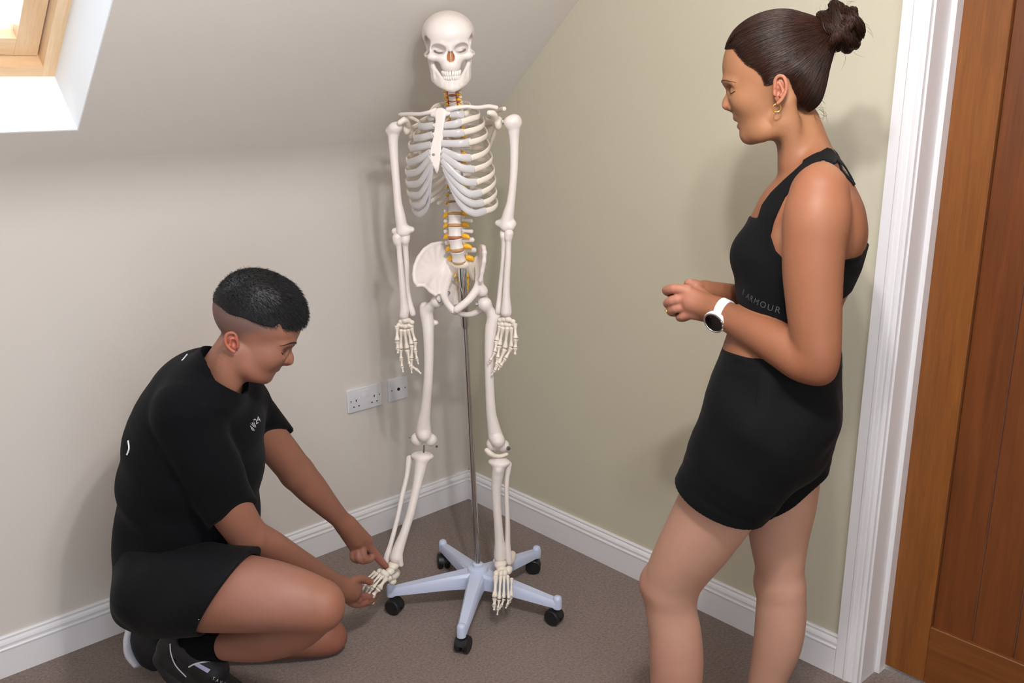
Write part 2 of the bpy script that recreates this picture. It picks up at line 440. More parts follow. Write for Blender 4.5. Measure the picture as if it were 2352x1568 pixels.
ZK, TH = 1.3528, .7367            # knee height of the left wall, pitch of the sloping ceiling
CT, ST = math.cos(TH), math.sin(TH)
ZC = 2.36; YC = -(ZC-ZK)/math.tan(TH)
XL, YB = -3.6, -3.6               # room continues to the left and behind
def sl(x, t, n=0.): return np.array([x, -CT*t + ST*n, ZK + ST*t + CT*n])   # t up the slope, n outward
b = MB(); b.box((XL, YB, -.1), (.3, .12, 0)); tag(b.build('floor', M_carpet), kind='structure')
CV = .12                           # the crease between wall and slope is a soft plaster curve
pr = [(0, 0), (0, ZK-CV)]
for i in range(1, 9):
    t = i/8; pa = np.array([0, ZK-CV]); pb = np.array([0, ZK]); pc = np.array([-CT*CV, ZK+ST*CV]); pr.append(tuple(pa*(1-t)**2 + 2*pb*t*(1-t) + pc*t*t))
V = [(x, y, z) for x in (XL, .1) for (y, z) in pr] ; n = len(pr)
wl = mesh_from('wall_left', V + [(x, .1, z) for x in (XL, .1) for z in (0, ZK+.1)], [(i, n+i, n+i+1, i+1) for i in range(n-1)] + [(2*n, 2*n+1, 2*n+3, 2*n+2)], True, [M_left])
tag(link('wall_left', wl), kind='structure')
# sloping ceiling with the roof-window opening
WX1, WT0 = -1.411, (1.51-ZK)/ST
WX0, WT1 = WX1-.78, WT0+1.05
TM = (ZC-ZK)/ST
b = MB()
def slab(x0, x1, t0, t1, n0=0., n1=.1, bb=None, m=0):
    V = [sl(x, t, n) for x in (x0, x1) for t in (t0, t1) for n in (n0, n1)]
    (bb or b).add(V, [(0, 1, 3, 2), (4, 6, 7, 5), (0, 4, 5, 1), (2, 3, 7, 6), (0, 2, 6, 4), (1, 5, 7, 3)], m)
slab(WX1, .0, CV, TM); slab(XL, WX0, CV, TM); slab(WX0, WX1, CV, WT0); slab(WX0, WX1, WT1, TM)
tag(b.build('ceiling', M_slope), kind='structure')
b = MB(); b.box((XL, YB, ZC), (.1, YC, ZC+.1)); tag(b.build('ceiling', M_slope), kind='structure')
# right wall with the door opening
DY0, DY1, DH = -1.682, -2.46, 2.0
b = MB(); b.box((0, DY0, 0), (.12, .1, 2.5)); b.box((0, YB, 0), (.12, DY1, 2.5)); b.box((0, DY1, DH), (.12, DY0, 2.5))
tag(b.build('wall_right', M_right), kind='structure')
b = MB(); b.box((XL-.1, YB, 0), (XL, .1, 2.5)); tag(b.build('wall_far_left', M_left), kind='structure')
OX0, OX1, OZ0, OZ1 = -3.3, -1.5, .85, 2.05          # unseen window opening added behind the camera to admit fill daylight
b = MB(); b.box((XL, YB-.1, 0), (OX0, YB, 2.5)); b.box((OX1, YB-.1, 0), (.12, YB, 2.5)); b.box((OX0, YB-.1, 0), (OX1, YB, OZ0)); b.box((OX0, YB-.1, OZ1), (OX1, YB, 2.5))
tag(b.build('wall_back', M_left), kind='structure')
# skirting boards
PR = [(0, 0), (.018, 0), (.018, .079), (.0195, .083), (.0195, .086), (.017, .0895), (.0125, .090), (.0125, .0925), (.0155, .0945), (.016, .099), (.0135, .105), (.009, .1085), (.0075, .1095), (.0075, .1125), (.009, .114), (.009, .1165), (.006, .12), (0, .12)]
def skirting(name, a, d, o):
    b = MB(); a = np.array(a, float); d = np.array(d, float); n = len(PR); V = []
    for k, s in ((0, -1), (1, 1)):
        for (t, z) in PR: V.append(a + d*k + np.array(o)*t + np.array([0, 0, z]))
    F = [(i, i+1, n+i+1, n+i) for i in range(n-1)]
    b.add(V, F + [tuple(range(n))[::-1], tuple(range(n, 2*n))]); tag(b.build(name, M_white), kind='structure')
skirting('baseboard_left', (XL, 0, 0), (-XL-.0, 0, 0), (0, -1, 0))
skirting('baseboard_right', (0, 0, 0), (0, DY0+.066, 0), (-1, 0, 0))
# door architrave (moulded), lining, stop
AP = [(0, 0), (0, -.018), (.026, -.018), (.029, -.0205), (.036, -.0205), (.039, -.017), (.047, -.016), (.050, -.0135), (.053, -.0135), (.0545, -.016), (.058, -.016), (.0595, -.0135), (.066, -.0125), (.066, 0)]
def architrave(name, y0, s):
    b = MB(); b.prism(AP, (0, y0, 0), (0, s, 0), (1, 0, 0), (0, 0, DH+.06)); tag(b.build(name, M_white), kind='structure')
architrave('trim_1', DY0+.065, -1); architrave('trim_2', DY1-.065, 1)
b = MB(); b.prism(AP, (0, DY0+.065, DH+.065), (0, 0, -1), (1, 0, 0), (0, DY1-DY0-.13, 0)); tag(b.build('trim_3', M_white), kind='structure')
b = MB(); b.box((0.001, DY0-.006, 0), (.12, DY0, DH)); b.box((0.001, DY1, 0), (.12, DY1+.006, DH)); b.box((0.001, DY1, DH-.006), (.12, DY0, DH))
b.box((.082, DY0-.019, 0), (.117, DY0-.006, DH)); b.box((.082, DY1+.006, 0), (.117, DY1+.019, DH)); b.box((.082, DY1, DH-.02), (.117, DY0, DH-.006))
tag(b.build('trim_4', M_white), kind='structure')
# door leaf: stiles, rails, grooved panels
X0 = .119; dv = empty('door_1', (X0, (DY0+DY1)/2, 0)); tag(dv, kind='structure'); DB = dv.location
ya, yb = DY0-.010, DY1+.010
def dpart(name, lo, hi, m, bev=.002):
    b = MB(); b.box(lo, hi, 0, bev); return b.build(name, m, dv, DB)
SW = .118
dpart('stile', (X0, ya-SW, .012), (X0+.04, ya, DH-.012), M_oak); dpart('stile', (X0, yb, .012), (X0+.04, yb+SW, DH-.012), M_oak)
RB = .185
dpart('rail', (X0, yb+SW, .012), (X0+.04, ya-SW, RB), M_oakh); dpart('rail', (X0, yb+SW, 1.86), (X0+.04, ya-SW, DH-.012), M_oakh)
n = 5; wv = (ya-yb-2*SW)/n
for i in range(n):
    y1 = ya-SW-i*wv
    dpart('panel_board', (X0+.012, y1-wv+.0006, RB-.005), (X0+.03, y1-.0006, 1.865), M_oakp, .003)
b = MB(); b.lathe([(.026, 0), (.026, .006), (.011, .008), (.011, .05)], (X0, yb+.06, 1.0), (-1, 0, 0), 20); b.tube([(X0-.045, yb+.06, 1.0), (X0-.047, yb+.12, 1.0), (X0-.045, yb+.175, .998)], [.009, .009, .008], 12)
b.build('door_handle', M_screw, dv, DB, True)
# roof window: white reveal, pine frame and sash, glass
wn = empty('window_1', sl((WX0+WX1)/2, (WT0+WT1)/2, .19)); tag(wn, kind='structure'); WB = wn.location
def wpart(name, m, boxes):
    q = MB()
    for (x0, x1, t0, t1, n0, n1) in boxes: slab(x0, x1, t0, t1, n0, n1, q)
    return q.build(name, m, wn, WB)
RD = .175
wpart('reveal', M_reveal, [(WX0-.01, WX0+.003, WT0-.01, WT1+.01, .0005, RD+.12), (WX1-.003, WX1+.01, WT0-.01, WT1+.01, .0005, RD+.12), (WX0+.003, WX1-.003, WT0-.01, WT0+.003, .0005, RD+.12), (WX0+.003, WX1-.003, WT1-.003, WT1+.01, .0005, RD+.12)])
fw = .036
wpart('window_frame', M_pine, [(WX1-fw, WX1, WT0, WT1, RD, RD+.075)]); wpart('window_frame', M_pine, [(WX0, WX0+fw, WT0, WT1, RD, RD+.075)])
wpart('window_frame', M_pineh, [(WX0+fw, WX1-fw, WT0, WT0+fw, RD, RD+.075)]); wpart('window_frame', M_pineh, [(WX0+fw, WX1-fw, WT1-fw, WT1, RD, RD+.075)])
g = .040; sw = .055; s0, s1 = RD+.035, RD+.085
wpart('sash', M_pine, [(WX1-g-sw, WX1-g, WT0+g, WT1-g, s0, s1)]); wpart('sash', M_pine, [(WX0+g, WX0+g+sw, WT0+g, WT1-g, s0, s1)])
wpart('sash', M_pineh, [(WX0+g+sw, WX1-g-sw, WT0+g, WT0+g+sw, s0+.001, s1)]); wpart('sash', M_pineh, [(WX0+g+sw, WX1-g-sw, WT1-g-sw, WT1-g, s0+.001, s1)])
M_glass = mat('window_glass', '#ffffff', .0, trans=1., ior=1.45)
wpart('pane', M_glass, [(WX0+g+sw-.004, WX1-g-sw+.004, WT0+g+sw-.004, WT1-g-sw+.004, s1-.02, s1-.016)])
# socket plates on the left wall
def rrect(w, h, r, n=5):
    o = []
    for cx, cy, a0 in ((w/2-r, h/2-r, 0), (-w/2+r, h/2-r, 90), (-w/2+r, -h/2+r, 180), (w/2-r, -h/2+r, 270)):
        for i in range(n+1):
            a = math.radians(a0+90*i/n); o.append((cx+r*math.cos(a), cy+r*math.sin(a)))
    return o
def plate(name, cx, cz, w, h, label, cat):
    e = empty(name, (cx, 0, cz)); tag(e, label, cat); B = e.location
    b = MB(); p0 = rrect(w, h, .006); p1 = rrect(w-.004, h-.004, .005); k = len(p0)
    V = [(cx+x, 0, cz+z) for x, z in p0] + [(cx+x, -.0075, cz+z) for x, z in p0] + [(cx+x, -.0095, cz+z) for x, z in p1]
    F = [tuple(range(k))[::-1], tuple(range(2*k, 3*k))]
    for a in (0, 1):
        for i in range(k): F.append((a*k+i, a*k+(i+1) % k, (a+1)*k+(i+1) % k, (a+1)*k+i))
    b.add(V, F); b.build('face_plate', M_plast, e, B, True); return e, B
SX, SZ = -.5573+.073, .4947+.043
e, B = plate('double_socket', SX, SZ, .146, .086, 'white double electrical socket with two rocker switches on the left wall', 'socket')
for s in (-1, 1):
    b = MB(); b.box((SX+s*.0098-.009, -.0115, SZ+.004), (SX+s*.0098+.009, -.0085, SZ+.032), 0, .0012); b.build('rocker_switch', M_plast, e, B)
    c = SX+s*.0385
    for (dx, dz, hw, hh) in ((0, -.001, .0019, .0042), (-.0108, -.0225, .0033, .0018), (.0108, -.0225, .0033, .0018)):
        b = MB(); b.box((c+dx-hw, -.0099, SZ+dz-hh), (c+dx+hw, -.009, SZ+dz+hh)); b.build('pin_slot', M_dark, e, B)
    b = MB(); b.lathe([(.0028, 0), (.0028, .0008), (.001, .0011)], (SX+s*.0603, -.0093, SZ), (0, -1, 0), 14); b.build('screw', M_screw, e, B)
QX = -.5573+.146+.030+.043
e, B = plate('aerial_socket', QX, SZ+.001, .086, .086, 'white single aerial outlet plate with a round centre hole beside the double socket', 'socket')
b = MB(); b.lathe([(.0062, 0), (.0062, .0012), (.0045, .0012)], (QX, -.0092, SZ), (0, -1, 0), 20); b.build('centre_hole', M_dark, e, B)
for s in (-1, 1):
    b = MB(); b.lathe([(.0028, 0), (.0028, .0008), (.001, .0011)], (QX+s*.0301, -.0093, SZ), (0, -1, 0), 14); b.build('screw', M_screw, e, B)
# ------------------------------------------------------------------ the anatomical skeleton on its wheeled stand
M_bone = mat('bone_plastic', '#e4dad4', .42, noise=(18, .035), bump=(120, .10, 4), sss=.08)
M_bone2 = mat('bone_plastic_warm', '#e4d9cb', .45, noise=(18, .04), sss=.08)
M_cart = mat('cartilage_plastic', '#dcd8d8', .22, trans=.22, sss=.1, ior=1.4)
M_disc = mat('disc_plastic', '#b98c58', .5)
M_discr = mat('disc_reddish', '#a8664a', .5)
M_nerve = mat('nerve_yellow', '#e9ab1e', .4)
M_red = mat('artery_red', '#c23a20', .4)
M_chrome = mat('chrome', '#c9cacc', .16, 1.)
M_stand = mat('stand_plastic', '#c3cbe2', .38)
M_rubber = mat('caster_black', '#17181a', .45, bump=(200, .1, 2))
SKB = np.array([-.506, -.640, 0.])
sk = empty('anatomical_skeleton', SKB)
tag(sk, 'life-size cream plastic human skeleton hanging on a steel pole with five-wheeled base', 'skeleton')
AS = math.radians(15)
NS = -math.cos(AS)*FH - math.sin(AS)*RH; LS = math.cos(AS)*RH - math.sin(AS)*FH
SK = Frame(P(1065, 620, 2.69), NS)
UP = np.array([0, 0, 1.])
def S3(px, py, off=0.): return SK.at(px, py, off)
def rows(lst, n=3):
    """(px,py,off,rpx[,s]) -> metric rows"""
    out = []
    for q in lst:
        p = S3(*q[:3]); out.append((*p, q[3]*mpp(p), *q[4:]))
    return out
def Q(px, py, off, r): p = S3(px, py, off); return Ell(p, np.array([1, 1, 1])*r*mpp(p))
def ball(px, py, off, rx, ry=None, rz=None, R=None):
    p = S3(px, py, off); k = mpp(p); return Ell(p, np.array([rx, ry or rx, rz or rx])*k, R)
RSK = np.array([LS, NS, UP])          # rows: lateral (image right), front, up
def bone(name, S, m=None, h=.0022, parent=None, relax=1):
    return build_sdf(name, S, h, m or M_bone, parent or sk, SKB, relax)
# --- stand
ctr = SKB + [0, 0, 0]
b = MB()
hubz = .118
for i in range(5):
    a = math.radians(3 + 72*i); d = np.array([math.cos(a), math.sin(a), 0]); t = np.array([-d[1], d[0], 0])
    V = []
    for (r, w, z0, z1) in ((.02, .028, .070, .122), (.10, .022, .070, .112), (.275, .0150, .063, .086), (.283, .012, .063, .084)):
        V += [ctr+d*r+t*w*s*f+[0, 0, z] for (s, f, z) in ((-1, 1, z0), (1, 1, z0), (1, 1, z1-.008), (1, .7, z1), (-1, .7, z1), (-1, 1, z1-.008))]
    F = [tuple(range(6))[::-1], tuple(range(18, 24))]
    for k in range(3):
        for j in range(6): F.append((k*6+j, k*6+(j+1) % 6, (k+1)*6+(j+1) % 6, (k+1)*6+j))
    b.add(V, F)
    b.lathe([(.0140, .058), (.0140, .088), (.012, .095), (.007, .099), (0, .100)], ctr+d*.278, UP, 16)
b.lathe([(.034, .060), (.034, .122), (.031, .131), (.020, .134), (.016, .135), (.016, .144), (.013, .146), (0, .146)], ctr, UP, 28)
base_o = b.build('stand_base', M_stand, sk, SKB, True)
rnd = random.Random(3)
for i in range(5):
    a = math.radians(3 + 72*i); d = np.array([math.cos(a), math.sin(a), 0])
    w = a + rnd.uniform(-.9, .9) + 1.2; ax = np.array([math.cos(w), math.sin(w), 0]); fw_ = np.array([-ax[1], ax[0], 0])
    c = ctr + d*.278 + fw_*.012 + [0, 0, .026]
    b = MB(); b.lathe([(.006, .040), (.006, .060)], ctr+d*.278, UP, 10)
    pts = [c + fw_*math.cos(q)*.027 + UP*math.sin(q)*.027 for q in np.linspace(.1, 3.0, 9)]
    V = []; F = []
    for p in pts: V += [p-ax*.011, p+ax*.011, p+ax*.011 - unit(p-c)*.006, p-ax*.011 - unit(p-c)*.006]
    for k in range(8):
        for j in range(4): F.append((k*4+j, k*4+(j+1) % 4, (k+1)*4+(j+1) % 4, (k+1)*4+j))
    F += [(3, 2, 1, 0), (32, 33, 34, 35)]; b.add(V, F)
    co = b.build('caster', M_rubber, sk, SKB, True)
    for s in (-1, 1):
        b = MB(); b.lathe([(.010, -.0085), (.023, -.0085), (.0255, -.006), (.0258, 0), (.0255, .006), (.022, .0085), (.016, .0075), (.006, .0085)], c + ax*s*.0125, ax*s, 24)
        b.build('wheel', M_rubber, co, SKB, True)
pt = S3(1061, 606, -.012); pb = ctr + [0, 0, .14]
pm = pb + (pt-pb)*.80
b = MB(); b.tube([pb, pm], .0085, 18); b.tube([pm, pm+(pt-pm)*.06, pt], [.0095, .0125, .0125], 18)
b.build('pole', M_chrome, sk, SKB, True)
# --- spine
SP = spline([(1037, 178, -.015), (1037, 200, -.005), (1038, 222, 0.), (1042, 250, -.022), (1046, 285, -.045), (1048, 325, -.058), (1048, 370, -.056), (1046, 415, -.038), (1044, 464, -.015), (1044.5, 491.5, -.004), (1044.5, 518, .004), (1045, 545.5, .008), (1050, 573.5, .006), (1055, 601, -.008)], 8)
SPY = SP[:, 1]
def sp(y): return np.array([np.interp(y, SPY, SP[:, k]) for k in (0, 1, 2)])
def spP(y): q = sp(y); return S3(*q)
def proto(kind):
    S = SDF(); w, dp, hh = dict(c=(.0115, .008, .0065), t=(.0145, .0125, .0085), l=(.0205, .0155, .0118))[kind]
    n = []
    S.add([Box((0, 0, 0), (w, dp, hh), None, min(w, dp)*.8)], .0)
    S.items[-1] = ('+', [Fun(lambda X, w=w, dp=dp, hh=hh: np.maximum(np.sqrt((X[:, 0]/w)**2 + (X[:, 1]/dp)**2)*dp - dp*(1-.14*(1-(X[:, 2]/hh)**2)), np.abs(X[:, 2])-hh), np.array([-w, -dp, -hh]), np.array([w, dp, hh]))], 0)
    bk = dict(c=.026, t=.036, l=.044)[kind]; tr = dict(c=.022, t=.032, l=.038)[kind]
    for s in (-1, 1):
        S.add([Cone((s*w*.62, -dp*.7, .002), (s*.010, -bk*.62, .001), .0045, .004), Cone((s*.010, -bk*.62, .001), (0, -bk*.85, -.003), .0045, .004)], .003)
        S.add([Cone((s*.010, -bk*.60, .002), (s*tr, -bk*(.72 if kind != 'c' else .3), .004 if kind == 't' else .0), .0042, .0045 if kind != 'l' else .0062)], .003)
        S.add([Cone((s*.012, -bk*.66, -.013 if kind != 'c' else -.006), (s*.012, -bk*.62, .012 if kind != 'c' else .006), .0048, .0045)], .003)
    if kind == 'l': S.add([Cone((0, -bk*.85, 0), (0, -bk*1.5, -.004), .006, .0075), Cone((0, -bk*.85, -.008), (0, -bk*1.5, -.012), .005, .0075)], .004)
    elif kind == 't': S.add([Cone((0, -bk*.85, -.002), (0, -bk*1.45, -.026), .005, .004)], .004)
    else: S.add([Cone((0, -bk*.8, -.002), (0, -bk*1.35, -.008), .004, .0035)], .003)
    V, F = S.mesh(.0013 if kind == 'c' else .0016, 1); return mesh_from('vertebra', V, F, True, [M_bone])
VP = {k: proto(k) for k in 'ctl'}
def disc_mesh(name, w, dp, hh, m):
    b = MB(); n = 28; V = []
    for f, z in ((.9, -hh), (1.0, -hh*.55), (1.0, hh*.55), (.9, hh)): V += [(w*f*math.cos(2*math.pi*j/n), dp*f*math.sin(2*math.pi*j/n), z) for j in range(n)]
    F = [tuple(range(n))[::-1], tuple(range(3*n, 4*n))]
    for k in range(3): F += [(k*n+j, k*n+(j+1) % n, (k+1)*n+(j+1) % n, (k+1)*n+j) for j in range(n)]
    b.add(V, F); return b.mesh(name, [m], True)
DM = dict(c=disc_mesh('disc', .0110, .0078, .0022, M_discr), t=disc_mesh('disc', .0138, .0118, .0024, M_disc), l=disc_mesh('disc', .0197, .0149, .0042, M_disc))
def nerve_mesh(sc, m):
    b = MB(); b.tube([(0, 0, 0), (.35, -.04, -.02), (.75, -.06, -.12), (1, -.06, -.3)], [.26, .32, .26, .12], 10); b.V = [tuple(np.array(v)*sc) for v in b.V]
    return b.mesh('nerve_root', [m], True)
NM = {k: nerve_mesh(s, M_nerve) for k, s in dict(c=.015, t=.014, l=.022).items()}
def place(name, me, pos, X, Y, Z, parent, sc=(1, 1, 1)):
    o = bpy.data.objects.new(name, me); COL.objects.link(o); o.parent = parent
    m4 = Matrix.Identity(4)
    for i in range(3): m4[i][0], m4[i][1], m4[i][2], m4[i][3] = X[i]*sc[0], Y[i]*sc[1], Z[i]*sc[2], pos[i]-SKB[i]
    o.matrix_basis = m4; return o
def sub_place(name, me, loc, parent, flip=1, sc=1):
    o = bpy.data.objects.new(name, me); COL.objects.link(o); o.parent = parent
    o.matrix_basis = Matrix.Translation(loc) @ Matrix.Diagonal((flip*sc, sc, sc, 1)); return o
cy = [159 + (243-159)/7*i for i in range(8)]; ty = [243 + (464-243)/12*i for i in range(13)]; ly = [464, 491.5, 518, 545.5, 573.5, 601]
b = MB(); b.lathe([(.0042, 0), (.0042, .001), (.003, .0022), (0, .0024)], (0, 0, 0), (0, 1, 0), 12); SCREW = b.mesh('screw', [M_chrome], True)
for kind, ys in (('c', cy), ('t', ty), ('l', ly)):
    for i in range(len(ys)-1):
        y0, y1 = ys[i], ys[i+1]; p0, p1 = spP(y0), spP(y1); Z = unit(p0-p1); Xv = -unit(LS - Z*(LS@Z)); Yv = np.cross(Z, Xv)
        L = np.linalg.norm(p0-p1); hh = dict(c=.0065, t=.0085, l=.0118)[kind]; dh = dict(c=.0022, t=.0024, l=.0042)[kind]
        g = (i+1)/(len(ys)-1) if kind != 'c' else 1; sx = {'c': 1, 't': .9+.28*g, 'l': 1+.06*g}[kind]
        zs = (L/2 - dh*.85)/hh
        v = place('vertebra', VP[kind], (p0+p1)/2 , Xv, Yv, Z, sk, (sx, sx, zs))
        d = sub_place('disc', DM[kind], (0, 0, -(L/2)/zs), v); d.scale = (1, 1, 1/zs)
        if kind == 'l' and i == 2: d.data = disc_mesh('disc', .0197, .0149, .0042, M_discr)
        for s in (-1, 1):
            sub_place('nerve_root', NM[kind], (s*dict(c=.010, t=.012, l=.0165)[kind], dict(c=-.004, t=-.010, l=-.014)[kind], -hh*.9), v, s)
            if kind == 't' and i % 2 == 0: sub_place('screw', SCREW, (s*.015, -.004, 0), v)
        if kind == 'c' and i > 2:
            for s in (-1, 1):
                b = MB(); b.tube([(s*.0125, -.002, .010), (s*.0135, -.001, 0), (s*.0125, -.002, -.010)], .0016, 8)
                o = link('artery', b.mesh('artery', [M_red], True), v)
# --- skull
SKU = Frame(SK.O, NS)
c0 = SK.at(1031, 95, .035)          # brow level, centre of the cranium
ya_ = math.radians(-1.5); 
NF = unit(-math.cos(ya_)*FH*1.0 + RH*(-math.sin(ya_)) + RH*(.0)); NF = unit(-FH*math.cos(.0) + RH*.10)
LF = unit(np.cross(UP, NF)*1.0)
if LF@RH < 0: LF = -LF
tl = .045                            # slight roll of the head
UF = unit(UP*math.cos(tl) - LF*math.sin(tl)); LF = unit(LF*math.cos(tl) + UP*math.sin(tl))
pt_ = .12                            # slight pitch (chin forward of vertical)
NF, UF = unit(NF*math.cos(pt_) - UF*math.sin(pt_)), unit(UF*math.cos(pt_) + NF*math.sin(pt_))
RF = np.array([LF, NF, UF])
def K(x, y, z): return c0 + (LF*x*1.0 + NF*y*.95 + UF*z*.925)*.001
def kE(c, r, rot=None): return Ell(K(*c), np.array(r)*.001*np.array([1.0, .95, .925]), RF if rot is None else rot@RF)
def kC(a, b, ra, rb): return Cone(K(*a), K(*b), ra*.001, rb*.001)
S = SDF()
S.add(kE((0, -22, 22), (71, 90, 62)))
S.add(kE((0, 26, 22), (54, 38, 42)), .022)
S.add(kE((0, -40, -18), (58, 55, 30)), .02)
for s in (-1, 1):
    S.add([kC((s*44, 44, -4), (s*22, 58, -1), 6.5, 7), kC((s*22, 58, -1), (s*6, 60, -5), 7, 6)], .010)
    S.add(kE((s*50, 36, -13), (9, 12, 14)), .008)                       # lateral orbital wall
    S.add(kE((s*44, 43, -37), (18, 14, 13)), .008)                      # cheek bone
    S.add([kC((s*52, 36, -35), (s*64, 14, -37), 5.5, 4.5), kC((s*64, 14, -37), (s*65, -12, -36), 4.5, 4.5), kC((s*65, -12, -36), (s*60, -24, -34), 5, 7)], .004)
    S.add(kC((s*52, -38, -35), (s*50, -34, -58), 12, 6), .008)          # mastoid
    S.add(kE((s*20, 50, -40), (17, 14, 17)), .008)
S.add(kE((0, 48, -50), (27, 20, 20)), .010)                               # maxilla
S.add(kE((0, 43, -64), (27, 27.5, 22)), .008)                              # upper gum
S.add(kC((0, 56, -4), (0, 65, -19), 6, 4.5), .008)                       # nasal bone
for s in (-1, 1): S.add(kC((s*9, 58, -12), (s*13, 56, -30), 5, 6), .006)
for s in (-1, 1):
    rot = np.array([[math.cos(.12*s), 0, math.sin(.12*s)], [0, 1, 0], [-math.sin(.12*s), 0, math.cos(.12*s)]])
    S.sub(kE((s*31, 58, -16), (19.5, 32, 15.0), rot), .004)
    S.sub(kC((s*33, 26, -22), (s*22, 34, -25), 2.6, 1.6), .0015)           # fissure
    S.sub(kE((s*57, 8, -4), (7, 34, 26)), .010)                          # temporal hollow
S.sub([kC((0, 73, -20), (0, 70, -32), 3, 8), kC((-3.6, 70, -36), (-5, 70, -46), 7.5, 7.5), kC((3.6, 70, -36), (5, 70, -46), 7.5, 7.5), kE((0, 56, -39), (11, 16, 14))], .002)
S.sub(kE((0, 20, -86), (22, 34, 13)), .004)                               # palate
skull = bone('skull', S, M_bone, .0018)
M_nasal = mat('nasal_inside', '#b9764a', .6)
b = MB(); V = []
b.tube([K(0, 42, -24), K(0, 42, -54)], .0135, 14, up=NF); b.build('nasal_cavity', M_nasal, skull, SKB, True)
S = SDF().add([Tri(K(0, 62, -22), K(0, 64, -53), K(0, 40, -50), .0009), Tri(K(0, 62, -22), K(0, 40, -22), K(0, 40, -50), .0009)])
build_sdf('septum', S, .0009, M_bone2, skull, SKB)
S = SDF()
for s in (-1, 1):
    S.add(chain([(*K(s*55, -4, -44), .006, 1), (*K(s*52, 4, -68), .0052, 1), (*K(s*48, 10, -93), .006, 1)], None, 3), 0)
    S.add([Tri(K(s*54, -6, -48), K(s*47, 22, -52), K(s*47, 4, -100), .0042), Tri(K(s*47, 22, -52), K(s*47, 4, -100), K(s*45, 26, -98), .0042)], .006)
    S.add([Tri(K(s*49, 16, -62), K(s*47, 12, -106), K(s*25, 46, -101), .0048), Tri(K(s*47, 12, -106), K(s*25, 46, -101), K(s*25, 50, -118), .005)], .006)
    S.add(kC((s*49, 20, -66), (s*50, 20, -50), 4.5, 2.), .006)
    S.add(chain([(*K(s*47, 8, -102), .0062, 1.9), (*K(s*38, 32, -109), .0062, 2.0), (*K(s*22, 52, -113), .0065, 2.3), (*K(0, 60, -115), .0068, 2.3)], UF, 3), .006)
S.add(kE((0, 60, -124), (19, 9, 10)), .008)
S.sub(Half(K(0, 40, -99), UF).__class__(K(0, 60, -99), -UF) if False else kE((0, 22, -100), (26, 26, 20)), .004)
mand = build_sdf('mandible', S, .0018, M_bone, skull, SKB, 1)
b = MB()
def tooth_me():
    b = MB(); n = 10; V = []
    for w, d, z in ((.62, .75, -1), (.92, .95, -.5), (1.0, .9, .3), (.98, .45, .9), (.85, .25, 1.0)):
        V += [(w*.5*np.sign(math.cos(a))*abs(math.cos(a))**.6, d*.5*np.sign(math.sin(a))*abs(math.sin(a))**.6, z*.5) for a in [2*math.pi*(j+.5)/n for j in range(n)]]
    F = [tuple(range(n))[::-1], tuple(range(4*n, 5*n))]
    for k in range(4): F += [(k*n+j, k*n+(j+1) % n, (k+1)*n+(j+1) % n, (k+1)*n+j) for j in range(n)]
    b.add(V, F); return b.mesh('tooth', [M_tooth], True)
M_tooth = mat('tooth', '#efe9df', .3)
TME = tooth_me()
for up_ in (1, -1):
    wd_ = [8.2, 6.8, 7.4, 7, 7, 9.5, 9.5] if up_ > 0 else [5.6, 6, 6.9, 7, 7, 9.8, 9.8]
    for s in (-1, 1):
        ang = 0.; A_, B_ = (23.6, 29.) if up_ > 0 else (22.2, 27.5)
        th_ = 0.
        for i, w_ in enumerate(wd_):
            dth = w_/math.hypot(A_*math.cos(th_), B_*math.sin(th_)*1.0+1e-6); thm = th_+dth/2; th_ += dth
            x, y = s*A_*math.sin(thm), 40 + B_*math.cos(thm)
            tx = np.array([s*A_*math.cos(thm), -B_*math.sin(thm)]); tx /= np.linalg.norm(tx)
            X = (LF*tx[0] + NF*tx[1])*s; Yv = np.cross(UF*1., X); Zv = UF*(-up_)
            z = -83.5 if up_ > 0 else -94.5
            X = X if up_ < 0 else -X; 
            o = place('tooth', TME, K(x, y, z), X, np.cross(Zv, X), Zv, skull, (w_*.00097, .0075, .0125 if up_ > 0 else .011))
# --- rib cage: anterior points from the model, posterior ones run round the back
def rib_tube(name, pts, parent, m, r0, flat, taper=None):
    A = spline(pts, 5); b = MB(); n = len(A)
    up = []
    for i in range(n):
        c = spP(np.clip(1, 0, 1)) if False else None; up.append(UP*1. )
    rr = [r0*(1 if taper is None else np.interp(i/(n-1), [0, .12, .9, 1], taper)) for i in range(n)]
    b.tube(A, rr, 12, up=UP, flat=flat)
    return b.build(name, m, parent, SKB, True)
